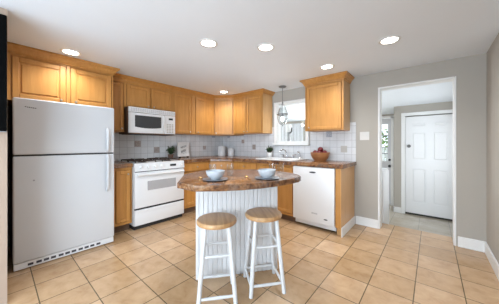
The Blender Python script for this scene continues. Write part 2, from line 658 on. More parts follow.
struct(b.build('wall_backsplash_back', [M['tileB'], M['accent_tan'], M['accent_blue']], keep=True, smooth=0))

# baseboards
b = MB()
b.box(2.862, -0.016, 0, 3.150, 0, 0.118, 0.004)
b.box(2.862, -0.022, 0, 3.150, 0, 0.018, 0.006)
struct(b.build('baseboard_back', M['trim'], keep=True, smooth=0))
b = MB()
b.box(3.945, -0.016, 0, XR, 0, 0.118, 0.004)
b.box(3.945, -0.022, 0, XR, 0, 0.018, 0.006)
struct(b.build('baseboard_corner', M['trim'], keep=True, smooth=0))
b = MB()
b.box(XR - 0.016, -7.9, 0, XR, -0.016, 0.118, 0.004)
struct(b.build('baseboard_right', M['trim'], keep=True, smooth=0))
b = MB()
b.box(CX - .014, CY - .014, SUN_Z, SX0 - .065, CY, SUN_Z + .11, 0.004)
b.box(CX - .014, CY - .014, SUN_Z, CX, EY, SUN_Z + .11, 0.004)
struct(b.build('baseboard_closet', M['trim'], keep=True, smooth=0))

# doorway jamb lining (thin white edge)
b = MB()
b.box(DX0, 0.002, 0, DX0 + 0.014, WT, DZ)
b.box(DX1 - 0.014, 0.002, 0, DX1, WT, DZ)
b.box(DX0, 0.002, DZ - 0.014, DX1, WT, DZ)
b.box(DX0 - 0.008, -0.008, 0, DX0 + 0.010, 0.002, DZ + .006, 0.003)
b.box(DX1 - 0.006, -0.006, 0, DX1 + 0.008, 0.002, DZ + .006, 0.003)
b.box(DX0 + 0.010, -0.008, DZ - 0.012, DX1 - 0.010, 0.002, DZ + .006, 0.003)
struct(b.build('trim_1', M['trim'], keep=True, smooth=0), 'thin white lining of the open doorway')

# sink window: frame, sill, pane
w = struct(thing('window_1', 'white framed window over the sink', 'window', (1.775, 0, 1.19)))
del w['category']
fz0, fz1 = 1.155, 1.96
b = MB()
b.box(1.425, -0.022, fz0, WX0 + .012, 0, fz1, 0.004)
b.box(WX1 - .012, -0.022, fz0, WX1 + .035, 0, fz1, 0.004)
b.box(WX0 + .012, -0.022, WZ1 - .008, WX1 - .012, 0, fz1, 0.004)
b.box(WX0, 0, WZ0, WX0 + .014, WT, WZ1)
b.box(WX1 - .014, 0, WZ0, WX1, WT, WZ1)
b.box(WX0, 0, WZ1 - .014, WX1, WT, WZ1)
b.box(WX0, 0, WZ0, WX1, WT, WZ0 + .014)
b.build('window_frame', M['trim'], w, smooth=0)
b = MB()
b.box(1.40, -0.045, WZ0 - .035, WX1 + .05, 0.0, WZ0 + .006, 0.005)
b.build('window_sill', M['trim'], w, smooth=0)
b = MB()
b.box(WX0 + .014, 0.10, WZ0 + .014, WX0 + .034, 0.13, WZ1 - .014)
b.box(WX1 - .034, 0.10, WZ0 + .014, WX1 - .014, 0.13, WZ1 - .014)
b.box(WX0 + .034, 0.10, WZ0 + .014, WX1 - .034, 0.13, WZ0 + .040)
b.box(WX0 + .034, 0.10, WZ1 - .040, WX1 - .034, 0.13, WZ1 - .014)
b.build('window_sash', M['trim'], w, smooth=0)
b = MB()
b.box(WX0 + .034, 0.112, WZ0 + .040, WX1 - .034, 0.117, WZ1 - .040)
b.build('window_pane', M['pane'], w, smooth=0)


# six-panel door of the closet
def panel_field(b, x0, z0, x1, z1, y):
    """Raised field in a door: sunk border with a bevelled raised centre. Local: face at y, outward -y."""
    b.box(x0 + .022, y - .004, z0 + .022, x1 - .022, y + .01, z1 - .022, 0.004)

dt = struct(thing('door_1', 'white six-panel interior door with metal knob', 'door', (SX0, CY, SUN_Z)))
del dt['category']
dy = CY + .01
zb = SUN_Z + .035
dzt = SZ1 - .02
b = MB()
stile = .105
mid = (SX0 + SX1) / 2
cols = ((SX0 + stile, mid - .045), (mid + .045, SX1 - stile))
rails = ((zb, zb + .22), (zb + .90, zb + 1.06), (zb + 1.615, zb + 1.715), (dzt - .115, dzt))
b.box(SX0 + .006, dy, zb, SX0 + stile, dy + .035, dzt)
b.box(SX1 - stile, dy, zb, SX1 - .006, dy + .035, dzt)
b.box(mid - .045, dy, zb, mid + .045, dy + .035, dzt)
for r0, r1 in rails:
    for c0, c1 in cols:
        b.box(c0, dy, r0, c1, dy + .035, r1)
for c0, c1 in cols:
    for k in range(3):
        z0, z1 = rails[k][1], rails[k + 1][0]
        b.box(c0, dy + .013, z0, c1, dy + .03, z1)
        b.box(c0 + .024, dy + .002, z0 + .024, c1 - .024, dy + .02, z1 - .024, 0.011, 1)
b.build('door_slab', M['doorpaint'], dt, smooth=0)
b = MB()
b.box(SX0 - .062, CY - .016, SUN_Z, SX0 + .004, CY, SZ1 - .004, 0.004)
b.box(SX1 - .004, CY - .016, SUN_Z, SX1 + .062, CY, SZ1 - .004, 0.004)
b.box(SX0 - .062, CY - .016, SZ1 - .004, SX1 + .062, CY, SZ1 + .062, 0.004)
b.build('door_casing', M['trim'], dt, smooth=0)
b = MB()
kx, kz = SX0 + .062, 1.135
b.M = Matrix.Translation((kx, dy, kz)) @ Matrix.Rotation(PI / 2, 4, 'X')
b.lathe([(0, 0), (.032, 0), (.032, .006), (.013, .010), (.012, .03), (.026, .042), (.028, .055), (.018, .066), (0, .068)], n=20)
b.build('door_knob', M['darknickel'], dt)
b = MB()
b.box(SX0, CY + .035, SUN_Z, SX1, CY + .1, SUN_Z + .034)
b.build('door_gap', M['dark'], dt, smooth=0)

# outer sunroom door with a glazed upper half
ed = struct(thing('door_2', 'pale grey half-glazed outer door', 'door', (2.57, EY, SUN_Z)))
del ed['category']
ex0, ex1, ez0, ez1 = 2.14, 3.00, SUN_Z + .015, 1.775
gx0, gx1, gz0, gz1 = 2.26, 2.935, 0.78, 1.645
b = MB()
b.box(ex0, EY + .02, ez0, gx0, EY + .06, ez1)
b.box(gx1, EY + .02, ez0, ex1, EY + .06, ez1)
b.box(gx0, EY + .02, ez0, gx1, EY + .06, gz0)
b.box(gx0, EY + .02, gz1, gx1, EY + .06, ez1)
for q0, q1 in ((gx0 + .02, 2.56), (2.63, gx1 - .02)):
    b.box(q0, EY + .012, ez0 + .16, q1, EY + .03, gz0 - .14, .01, 1)
b.build('door_slab', M['doorgrey'], ed, smooth=0)
b = MB()
for z in (1.095, 0.955, 1.38):
    b.box(gx0, EY + .022, z - .011, gx1, EY + .05, z + .011)
for x in (2.48, 2.71):
    b.box(x - .009, EY + .024, gz0, x + .009, EY + .048, gz1)
b.build('glazing_bars', M['grey'], ed, smooth=0)
b = MB()
b.box(gx0, EY + .038, gz0, gx1, EY + .042, gz1)
b.build('door_pane', M['pane'], ed, smooth=0)
b = MB()
b.box(2.085, EY - .014, SUN_Z, 2.14, EY, 1.81, .004)
b.box(3.00, EY - .014, SUN_Z, 3.055, EY, 1.81, .004)
b.box(2.085, EY - .014, 1.775, 3.055, EY, 1.83, .004)
b.build('door_casing', M['trim'], ed, smooth=0)
for z, r in ((0.81, .024), (0.665, .031)):
    b = MB(Matrix.Translation((2.972, EY + .02, z)) @ Matrix.Rotation(PI / 2, 4, 'X'))
    b.lathe([(0, 0), (r, 0), (r, .012), (r * .5, .02), (r * .5, .035), (r * .9, .045), (r * .9, .06), (0, .066)], n=16)
    b.build('deadbolt' if z > .7 else 'door_knob', M['bronze'], ed)

# sunroom windows and living room windows (they let the daylight in)
def window_unit(n, M4, wid, z0, z1, nm):
    w = struct(thing(n, nm, 'window', (M4[0][3], M4[1][3], z0)))
    del w['category']
    b = MB(M4)
    b.box(0, -.05, z0, .05, .05, z1)
    b.box(wid - .05, -.05, z0, wid, .05, z1)
    b.box(.05, -.05, z0, wid - .05, .05, z0 + .05)
    b.box(.05, -.05, z1 - .05, wid - .05, .05, z1)
    b.box(wid / 2 - .02, -.03, z0 + .05, wid / 2 + .02, .03, z1 - .05)
    b.build('window_frame', M['trim'], w, smooth=0)
    return w
window_unit('window_2', face_frame((0.85, EY + .07, 0), (1, 0, 0), (0, 1, 0)), 1.0, .70, 1.60, 'window in the outer wall of the back room')
window_unit('window_3', face_frame((-1.67, .5, 0), (0, 1, 0), (-1, 0, 0)), 1.6, .6, 1.75, 'window in the end wall of the back room')
window_unit('added_window_6', face_frame((XR + .07, 1.55, 0), (0, -1, 0), (1, 0, 0)), 1.05, .5, 1.6, 'window added in the right wall to light the back room')  # out of view, added as an opening for the fill light
window_unit('window_4', face_frame((1.5, -8.02, 0), (1, 0, 0), (0, 1, 0)), 2.5, .5, 2.0, 'wide living room window')
window_unit('window_5', face_frame((XR + .07, -4.5, 0), (0, -1, 0), (1, 0, 0)), 2.2, .5, 2.0, 'living room side window')


# ------------------------------------------------------------------ cabinets
REVEAL = 0.009
FRAME_T = 0.016


def face_frame_mb(F, x0, z0, x1, z1, openings):
    """Face frame with openings; each door is inset in its opening with a small open gap round it."""
    b = MB(F)
    ops = [(a - REVEAL, c - REVEAL, d + REVEAL, e + REVEAL) for a, c, d, e in openings]
    xs = sorted(set([x0, x1] + [min(max(v, x0), x1) for o in ops for v in (o[0], o[2])]))
    zs = sorted(set([z0, z1] + [min(max(v, z0), z1) for o in ops for v in (o[1], o[3])]))
    for i in range(len(xs) - 1):
        run = None
        for j in range(len(zs) - 1):
            cx, cz = (xs[i] + xs[i + 1]) / 2, (zs[j] + zs[j + 1]) / 2
            free = not any(o[0] < cx < o[2] and o[1] < cz < o[3] for o in ops)
            if free:
                run = zs[j] if run is None else run
                if j == len(zs) - 2:
                    b.box(xs[i], 0, run, xs[i + 1], FRAME_T, zs[j + 1])
            elif run is not None:
                b.box(xs[i], 0, run, xs[i + 1], FRAME_T, zs[j])
                run = None
    return b


def door_panel(b, x0, z0, x1, z1, fr=0.055, th=0.022, raised=False):
    """Frame-and-panel door in the local face frame of b (y outward)."""
    g = 0.0015
    b.box(x0, g, z0, x0 + fr, th, z1, 0.005, 2)
    b.box(x1 - fr, g, z0, x1, th, z1, 0.005, 2)
    b.box(x0 + fr, g, z0, x1 - fr, th, z0 + fr, 0.005, 1)
    b.box(x0 + fr, g, z1 - fr, x1 - fr, th, z1, 0.005, 1)
    b.box(x0 + fr - .004, g, z0 + fr - .004, x1 - fr + .004, th * .45, z1 - fr + .004)
    if raised:
        b.box(x0 + fr + .014, g, z0 + fr + .014, x1 - fr - .014, th * .85, z1 - fr - .014, 0.009, 1)


def knob(M4, x, z, parent, mat='nickel'):
    b = MB(M4 @ Matrix.Translation((x, 0.02, z)) @ Matrix.Rotation(-PI / 2, 4, 'X'))
    b.lathe([(0, 0), (.007, 0), (.006, .010), (.012, .016), (.013, .021), (.009, .026), (0, .027)], n=14)
    return b.build('knob', M[mat], parent)


DOORS = {}


def finish_frame(root, F, x0, z0, x1, z1):
    face_frame_mb(F, x0, z0, x1, z1, DOORS.pop(root.name, [])).build('face_frame', M['cab'], root, smooth=0)


def add_door(root, F, x0, z0, x1, z1, kx=None, kz=None, name='door', fr=0.05, mat='cab', raised=False):
    DOORS.setdefault(root.name, []).append((x0, z0, x1, z1))
    b = MB(F)
    door_panel(b, x0, z0, x1, z1, fr, raised=raised)
    d = b.build(name, M[mat], root, smooth=0)
    if kx is not None:
        knob(F, kx, kz, d)
    return d


def add_drawer(root, F, x0, z0, x1, z1, kx=None):
    DOORS.setdefault(root.name, []).append((x0, z0, x1, z1))
    b = MB(F)
    b.box(x0, .0015, z0, x1, .022, z1, .006, 2)
    d = b.build('drawer', M['cab'], root, smooth=0)
    knob(F, (x0 + x1) / 2 if kx is None else kx, (z0 + z1) / 2, d)
    return d


def crown_along(b, pts, z0, z1, out):
    """Crown moulding along a 2D path; the wall side is to the left of travel, out = projection to the right."""
    prof = [(0, z0), (.014, z0), (.016, z0 + .010), (.012, z0 + .016), (.020, z0 + .022), (out * .55, z0 + (z1 - z0) * .55),
            (out * .85, z1 - .022), (out, z1 - .018), (out, z1), (0, z1)]
    n = len(pts)
    P = [Vector(p) for p in pts]
    dirs = []
    for i in range(n):
        a = (P[i] - P[i - 1]).normalized() if i else None
        c = (P[i + 1] - P[i]).normalized() if i < n - 1 else None
        na = Vector((a.y, -a.x)) if a else None
        nc = Vector((c.y, -c.x)) if c else None
        if na and nc:
            m = (na + nc)
            m = m / (1 + na.dot(nc))
        else:
            m = na or nc
        dirs.append(m)
    vs = []
    for p, d in zip(P, dirs):
        for o, z in prof:
            vs.append((p.x + d.x * o, p.y + d.y * o, z))
    k = len(prof)
    fs = []
    for i in range(n - 1):
        for j in range(k):
            j2 = (j + 1) % k
            fs.append((i * k + j, i * k + j2, (i + 1) * k + j2, (i + 1) * k + j))
    fs.append(tuple(range(k)))
    fs.append(tuple((n - 1) * k + j for j in range(k)))
    b.poly(vs, fs)


UZ0, UZ1 = 1.377, 2.085
XA = 0.30            # box front of the left-run wall cabinets
# --- fridge cabinet
FC = 0.525
t = thing('wall_cabinet', 'wide honey maple two-door cabinet above the white refrigerator', 'cabinet', (0.26, -2.93, 1.62), 0)
b = MB()
b.box(0.012, -3.386, 1.615, FC, -2.455, UZ1)
b.build('cabinet_body', M['cab'], t, smooth=0)
F = face_frame((FC, -3.386, 0), (0, 1, 0), (1, 0, 0))
add_door(t, F, .045, 1.635, .455, UZ1 - .03, .415, 1.665, raised=True)
add_door(t, F, .50, 1.635, .91, UZ1 - .03, .545, 1.665, raised=True)
finish_frame(t, F, 0, 1.615, .931, UZ1)
b = MB()
crown_along(b, [(FC + .0165, -3.386), (FC + .0165, -2.4545), (.37, -2.4545)], UZ1 - .01, H - .002, .062)
b.build('crown', M['cab'], t, smooth=0)
# tall fridge panel on the right of the refrigerator
# --- narrow cabinet
t = thing('wall_cabinet', 'narrow one-door maple wall cabinet between refrigerator and microwave', 'cabinet', (.15, -2.345, 1.35), 0)
b = MB()
b.box(.012, -2.450, 1.352, XA, -2.242, UZ1 + .03)
b.build('cabinet_body', M['cab'], t, smooth=0)
F = face_frame((XA, -2.450, 0), (0, 1, 0), (1, 0, 0))
add_door(t, F, .012, 1.37, .196, UZ1 - .03, .172, 1.40, fr=.042)
finish_frame(t, F, 0, 1.352, .208, UZ1 + .03)
# --- over microwave
t = thing('wall_cabinet', 'short two-door maple wall cabinet directly above the microwave', 'cabinet', (.15, -1.85, 1.7), 0)
b = MB()
b.box(.012, -2.240, 1.726, XA, -1.472, UZ1 + .03)
b.build('cabinet_body', M['cab'], t, smooth=0)
F = face_frame((XA, -2.240, 0), (0, 1, 0), (1, 0, 0))
add_door(t, F, .03, 1.740, .372, UZ1 - .03, .34, 1.763)
add_door(t, F, .396, 1.740, .745, UZ1 - .03, .43, 1.763)
finish_frame(t, F, 0, 1.726, .768, UZ1 + .03)
# --- tall single
t = thing('wall_cabinet', 'tall flat one-door maple wall cabinet just right of the microwave', 'cabinet', (.15, -1.27, UZ0), 0)
b = MB()
b.box(.012, -1.470, 1.36, XA, -1.06, UZ1 + .03)
b.build('cabinet_body', M['cab'], t, smooth=0)
F = face_frame((XA, -1.470, 0), (0, 1, 0), (1, 0, 0))
add_door(t, F, .02, 1.375, .372, UZ1 - .02, .335, 1.40)
finish_frame(t, F, 0, 1.36, .41, UZ1 + .03)
# --- next single
t = thing('wall_cabinet', 'tall one-door maple wall cabinet left of the angled corner cabinet', 'cabinet', (.15, -.8, UZ0), 0)
b = MB()
b.box(.012, -1.058, 1.36, XA, -.552, UZ1 + .03)
b.build('cabinet_body', M['cab'], t, smooth=0)
F = face_frame((XA, -1.058, 0), (0, 1, 0), (1, 0, 0))
add_door(t, F, .055, 1.375, .495, UZ1 - .02, .10, 1.40)
finish_frame(t, F, 0, 1.36, .506, UZ1 + .03)
# --- diagonal corner cabinet
t = thing('wall_cabinet', 'angled maple wall cabinet filling the room corner', 'cabinet', (.25, -.22, UZ0), 0)
P0, P1 = Vector((XA, -.550)), Vector((.645, -.312))
b = MB()
b.prism([(.012, -.012), (.012, -.550), (XA, -.550), (.645, -.312), (.645, -.012)], 1.36, UZ1 + .03)
b.build('cabinet_body', M['cab'], t, smooth=0)
ud = (P1 - P0)
L = ud.length
ud.normalize()
F = face_frame((P0.x, P0.y, 0), (ud.x, ud.y, 0), (ud.y, -ud.x, 0))
add_door(t, F, .026, 1.375, L - .026, UZ1 - .02, .06, 1.40)
finish_frame(t, F, .003, 1.36, L - .003, UZ1 + .03)
# --- sink wall left pair
t = thing('wall_cabinet', 'two-door maple wall cabinet left of the sink window', 'cabinet', (1.0, -.16, UZ0), 0)
b = MB()
b.box(.648, -.312, UZ0, 1.378, -.012, UZ1 + .03)
b.build('cabinet_body', M['cab'], t, smooth=0)
b = MB()
b.box(1.3785, -.3118, UZ0, 1.3845, -.012, UZ1 + .03)
b.build('side_panel', M['cabside'], t, smooth=0)
F = face_frame((.648, -.312, 0), (1, 0, 0), (0, -1, 0))
add_door(t, F, .02, UZ0 + .012, .335, UZ1 - .02, .30, UZ0 + .04)
add_door(t, F, .355, UZ0 + .012, .715, UZ1 - .02, .39, UZ0 + .04)
finish_frame(t, F, 0, UZ0, .7370, UZ1 + .03)
# crown over the whole left and corner run
b = MB()
crown_along(b, [(XA + .0165, -2.384), (XA + .0165, -.5595), (.648, -.3285), (1.386, -.3285), (1.386, -.004)], UZ1 + .012, H - .002, .058)
o = b.build('crown_molding', M['cab'], smooth=0)
tag(o, 'maple crown moulding running over the corner wall cabinets', 'moulding')
# --- right of window
t = thing('wall_cabinet', 'large one-door maple wall cabinet right of the sink window', 'cabinet', (2.5, -.16, UZ0), 0)
b = MB()
b.box(2.212, -.308, UZ0, 2.777, -.012, UZ1 + .02)
b.build('cabinet_body', M['cab'], t, smooth=0)
b = MB()
b.box(2.7775, -.3078, UZ0, 2.7835, -.012, UZ1 + .02)
b.build('side_panel', M['cabside'], t, smooth=0)
F = face_frame((2.212, -.308, 0), (1, 0, 0), (0, -1, 0))
add_door(t, F, .022, UZ0 + .015, .543, UZ1 - .03, .07, UZ0 + .05, fr=.045)
finish_frame(t, F, 0, UZ0, .5720, UZ1 + .02)
b = MB()
crown_along(b, [(2.210, -.012), (2.210, -.3245), (2.785, -.3245), (2.785, -.012)], UZ1 - .005, H - .002, .062)
b.build('crown', M['cab'], t, smooth=0)

# --- base cabinets
BX, BZ = 0.585, 0.862


def base_cab(label, lo, hi, face, doors, drawers, extra=None):
    """face 'A' = stove wall, 'B' = sink wall. lo..hi along the wall."""
    if face == 'A':
        t = thing('base_cabinet', label, 'cabinet', (.3, (lo + hi) / 2, 0))
        F = face_frame((BX, lo, 0), (0, 1, 0), (1, 0, 0))
        b = MB()
        b.box(.014, lo, .105, BX, hi, BZ)
        b.build('cabinet_body', M['cab'], t, smooth=0)
        b = MB()
        b.box(.02, lo + .002, 0, BX - .06, hi - .002, .105)
    else:
        t = thing('base_cabinet', label, 'cabinet', ((lo + hi) / 2, -.3, 0))
        F = face_frame((lo, -BX, 0), (1, 0, 0), (0, -1, 0))
        b = MB()
        b.box(lo, -BX, .105, hi, -.014, BZ)
        b.build('cabinet_body', M['cab'], t, smooth=0)
        b = MB()
        b.box(lo + .002, -BX + .06, 0, hi - .002, -.02, .105)
    b.build('toe_kick', M['toe'], t, smooth=0)
    for x0, x1, z0, z1, kx in doors:
        add_door(t, F, x0, z0, x1, z1, kx, z1 - .05)
    for x0, x1, z0, z1 in drawers:
        add_drawer(t, F, x0, z0, x1, z1)
    finish_frame(t, F, 0, .105, hi - lo, BZ)
    return t


base_cab('narrow maple base cabinet between refrigerator and stove', -2.470, -2.248, 'A', [(.03, .20, .14, .825, .17)], [])
base_cab('maple base cabinet with drawers directly right of the stove', -1.468, -.90, 'A',
         [(.02, .275, .14, .70, .245), (.295, .55, .14, .70, .325)], [(.02, .55, .72, .845)])
# corner base
t = thing('base_cabinet', 'maple corner base cabinet below the two canisters', 'cabinet', (.3, -.3, 0))
b = MB()
b.prism([(.014, -.014), (.014, -.898), (BX, -.898), (BX, -.90 + .01), (.90, -BX), (.90, -.014)], .105, BZ)
b.build('cabinet_body', M['cab'], t, smooth=0)
b = MB()
b.prism([(.02, -.02), (.02, -.896), (BX - .06, -.896), (.89, -BX + .06), (.89, -.02)], 0, .105)
b.build('toe_kick', M['toe'], t, smooth=0)
ud = Vector((.90 - BX, -BX + .888))
L = ud.length
ud.normalize()
F = face_frame((BX, -.888, 0), (ud.x, ud.y, 0), (ud.y, -ud.x, 0))
add_door(t, F, .036, .14, L - .036, .70, .06, .65)
add_drawer(t, F, .036, .72, L - .036, .845)
finish_frame(t, F, .012, .105, L - .012, BZ)
base_cab('maple base cabinet with drawer between corner and sink', .902, 1.478, 'B',
         [(.02, .28, .14, .70, .25), (.30, .556, .14, .70, .33)], [(.02, .556, .72, .845)])
base_cab('maple sink base cabinet beside the dishwasher', 1.480, 2.158, 'B',
         [(.02, .33, .14, .825, .30), (.35, .66, .14, .825, .38)], [])
# end panel beside the dishwasher
t = thing('end_panel', 'pale maple end panel closing the counter right of the dishwasher', 'cabinet', (2.81, -.3, 0))
b = MB()
b.box(2.776, -.628, .105, 2.838, -.014, BZ)
b.build('front_stile', M['cab'], t, smooth=0)
b = MB()
b.box(2.8385, -.628, .0, 2.846, -.014, BZ)
b.box(2.776, -.57, .0, 2.838, -.014, .105)
b.build('side_panel', M['cabside'], t, smooth=0)
b = MB()
b.box(2.8465, -.628, 0, 2.861, -.024, .118, .004)
struct(b.build('baseboard_end', M['trim'], keep=True, smooth=0))

# --- worktops
def counter(name, pts, label, z0=.864, z1=.918):
    b = MB()
    b.prism(pts, z0, z1, .006)
    o = b.build(name, M['stone'], smooth=30)
    return tag(o, label, 'worktop')
counter('countertop', [(.012, -2.472), (.632, -2.472), (.632, -2.246), (.012, -2.246)],
        'short brown mottled worktop between refrigerator and stove')
counter('countertop', [(.012, -.012), (.012, -1.470), (.632, -1.470), (.632, -.90), (.91, -.640), (1.52, -.640), (2.872, -.640), (2.872, -.012)],
        'long brown mottled worktop turning the corner below the window')


# ------------------------------------------------------------------ refrigerator
t = thing('refrigerator', 'tall white top-freezer refrigerator at the left', 'refrigerator', (.44, -2.935, 0))
FY0, FY1, FX = -3.344, -2.527, .8245
b = MB()
b.box(.06, FY0 + .004, .03, FX - .075, FY1 - .004, 1.600, .006)
b.build('cabinet_body', M['black'], t, smooth=0)
b = MB()
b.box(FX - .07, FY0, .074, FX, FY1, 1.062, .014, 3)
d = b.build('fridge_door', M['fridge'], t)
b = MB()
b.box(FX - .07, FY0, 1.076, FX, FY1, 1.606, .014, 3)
fd = b.build('freezer_door', M['fridge'], t)
b = MB()
b.box(FX - .06, FY0 + .01, 1.060, FX - .012, FY1 - .01, 1.078)
b.box(FX - .076, FY0 + .01, .11, FX - .070, FY1 - .01, 1.60)
b.build('door_gasket', M['seam'], t, smooth=0)
hy = FY1 - .075
b = MB()
b.tube([(FX - .002, hy, .63), (FX + .03, hy, .66), (FX + .034, hy, .85), (FX + .03, hy, 1.03), (FX - .002, hy, 1.055)], .012, 10)
b.box(FX + .018, hy - .016, .66, FX + .034, hy + .016, 1.04, .006)
b.build('handle', M['fridge'], d)
b = MB()
b.box(FX + .018, hy - .016, 1.10, FX + .034, hy + .016, 1.34, .006)
b.tube([(FX - .002, hy, 1.085), (FX + .03, hy, 1.11), (FX + .034, hy, 1.22), (FX + .03, hy, 1.33), (FX - .002, hy, 1.36)], .012, 10)
b.build('handle', M['fridge'], fd)
# small dark badge near the top left of the freezer door
b = MB()
by = FY0 + .075
for k, (w_, z_) in enumerate(((.010, 1.527), (.008, 1.524), (.012, 1.523), (.008, 1.521), (.012, 1.520), (.009, 1.519))):
    b.box(FX - .001, by, z_ - .004, FX + .0025, by + w_, z_ + .004, .001, 1)
    by += w_ + .0035
b.build('badge', M['ink'], fd, smooth=0)
b = MB(Matrix.Translation((FX, FY0 + .135, .83)) @ Matrix.Rotation(PI / 2, 4, 'Y'))
b.lathe([(0, 0), (.008, 0), (.008, .003), (0, .004)], n=12)
b.build('screw_cap', M['grey'], d)
b = MB()
b.box(FX - .055, FY0 + .005, .010, FX - .012, FY1 - .005, .070, .004)
g = b.build('toe_grille', M['white'], t, smooth=0)
b = MB()
y = FY0 + .095
k = 0
while y < FY1 - .13:
    b.box(FX - .013, y, .028, FX - .0105, y + .038, .050)
    y += .052 if k % 3 else .058
    k += 1
b.build('vent_slots', M['ink'], g, smooth=0)
for yy in (FY0 + .05, FY1 - .05):
    for xx in (FX - .10, .12):
        b = MB()
        b.tube([(xx, yy, .001), (xx, yy, .03)], .018, 12)
        b.build('foot', M['black'], t)

# ------------------------------------------------------------------ stove
t = thing('gas_stove', 'white gas stove with black grates in the left run', 'stove', (.35, -1.858, 0))
SY0, SY1, SX = -2.239, -1.477, .67
b = MB()
b.box(.03, SY0 + .002, .055, SX - .03, SY1 - .002, .865, .004)
b.build('stove_body', M['white'], t, smooth=0)
b = MB()
b.box(.05, SY0 + .01, 0.0, SX - .045, SY1 - .01, .055)
b.build('base', M['seam'], t, smooth=0)
b = MB()
b.box(.025, SY0, .866, SX - .01, SY1, .912, .008)
b.build('cooktop', M['white'], t, smooth=0)
b = MB()
b.box(.018, SY0, .912, .055, SY1, .945, .01)
b.build('back_guard', M['white'], t, smooth=0)
# sloped control panel
b = MB()
b.poly([(SX - .03, SY0, .800), (SX + .004, SY0, .800), (SX - .012, SY0, .905), (SX - .03, SY0, .905),
        (SX - .03, SY1, .800), (SX + .004, SY1, .800), (SX - .012, SY1, .905), (SX - .03, SY1, .905)],
       [(0, 1, 2, 3), (4, 5, 6, 7), (0, 1, 5, 4), (1, 2, 6, 5), (2, 3, 7, 6), (3, 0, 4, 7)])
cp = b.build('control_panel', M['white'], t, smooth=0)
for ky in (SY0 + .085, SY0 + .185, SY0 + .285, SY0 + .385, SY1 - .055):
    b = MB(Matrix.Translation((SX - .004, ky, .852)) @ Matrix.Rotation(PI / 2 - .15, 4, 'Y'))
    b.lathe([(0, 0), (.025, 0), (.025, .004), (.019, .006), (.017, .024), (0, .026)], n=20)
    b.box(-.018, -.004, .02, .018, .004, .032, .002)
    b.build('knob', M['ceramic'], cp)
b = MB()
b.box(SX - .012, SY1 - .245, .838, SX - .0005, SY1 - .145, .872, .003)
b.build('clock_display', M['display'], cp, smooth=0)
b = MB()
b.box(SX - .026, SY0 + .012, .790, SX - .006, SY1 - .012, .801)
b.build('vent_gap', M['seam'], t, smooth=0)
b = MB()
b.box(SX - .03, SY0 + .004, .296, SX, SY1 - .004, .788, .008)
od = b.build('oven_door', M['white'], t)
b = MB()
b.box(SX - .004, SY0 + .175, .525, SX + .0025, SY1 - .15, .655, .002)
b.build('oven_window', M['ovenglass'], od, smooth=0)
b = MB()
b.tube([(SX, SY0 + .05, .752), (SX + .034, SY0 + .055, .752)], .011, 10)
b.tube([(SX, SY1 - .05, .752), (SX + .034, SY1 - .055, .752)], .011, 10)
b.tube([(SX + .036, SY0 + .03, .752), (SX + .038, SY0 + .3, .752), (SX + .036, SY1 - .03, .752)], .0155, 12)
b.build('handle', M['white'], od)
b = MB()
b.box(SX - .03, SY0 + .008, .268, SX - .012, SY1 - .008, .297)
b.build('door_gap', M['seam'], t, smooth=0)
b = MB()
b.box(SX - .03, SY0 + .004, .060, SX, SY1 - .004, .272, .008)
dr = b.build('warming_drawer', M['white'], t)
b = MB()
b.box(SX - .002, SY0 + .03, .236, SX + .008, SY1 - .03, .262, .004)
b.build('drawer_grip', M['white'], dr, smooth=0)


def burner_grate(cx, cy, wx, wy):
    b = MB()
    z0, z1 = .930, .942
    for yy in (cy - wy / 2, cy + wy / 2):
        b.box(cx - wx / 2, yy - .006, z0, cx + wx / 2, yy + .006, z1, .002, 1)
    for xx in (cx - wx / 2, cx + wx / 2):
        b.box(xx - .006, cy - wy / 2, z0, xx + .006, cy + wy / 2, z1, .002, 1)
    for a in range(4):
        dx, dy_ = math.cos(a * PI / 2), math.sin(a * PI / 2)
        b.box(min(cx + dx * .035, cx + dx * wx / 2) - .005, min(cy + dy_ * .035, cy + dy_ * wy / 2) - .005, z0,
              max(cx + dx * .035, cx + dx * wx / 2) + .005, max(cy + dy_ * .035, cy + dy_ * wy / 2) + .005, z1 + .006, .002, 1)
    for sx in (-1, 1):
        for sy in (-1, 1):
            b.box(cx + sx * wx / 2 - .006, cy + sy * wy / 2 - .006, .911, cx + sx * wx / 2 + .006, cy + sy * wy / 2 + .006, z0)
    g = b.build('burner_grate', M['iron'], t, smooth=0)
    b = MB()
    b.lathe([(0, .911), (.062, .911), (.060, .916), (.04, .918), (.036, .926), (.02, .929), (0, .929)], (cx, cy, 0), 20)
    b.build('burner', M['iron'], t)


for cx_ in (.20, .475):
    for cy_ in (-2.055, -1.665):
        burner_grate(cx_, cy_, .235, .285)

# ------------------------------------------------------------------ microwave
t = thing('microwave', 'white over-the-range microwave hung above the stove', 'microwave', (.2, -1.858, 1.33))
MX, MY0, MY1, MZ0, MZ1 = .400, -2.212, -1.476, 1.330, 1.722
b = MB()
b.box(.014, MY0, MZ0, MX - .03, MY1, MZ1, .004)
b.build('microwave_body', M['toe'], t, smooth=0)
b = MB()
b.box(.05, MY0 + .03, MZ0 - .006, MX - .04, MY1 - .03, MZ0)
b.build('underside_filter', M['dark'], t, smooth=0)
b = MB()
b.box(MX - .03, MY0, MZ1 - .075, MX - .004, MY1, MZ1, .004)
v = b.build('vent_grille', M['white'], t, smooth=0)
b = MB()
for k in range(3):
    z = MZ1 - .058 + k * .017
    for q in range(22):
        yq = MY0 + .03 + q * .0325
        b.box(MX - .006, yq, z, MX - .0035, yq + .024, z + .0055)
b.build('vent_slots', M['grey'], v, smooth=0)
split = MY1 - .195
b = MB()
b.box(MX - .03, MY0, MZ0 + .012, MX, split, MZ1 - .080, .008)
md = b.build('microwave_door', M['white'], t)
b = MB()
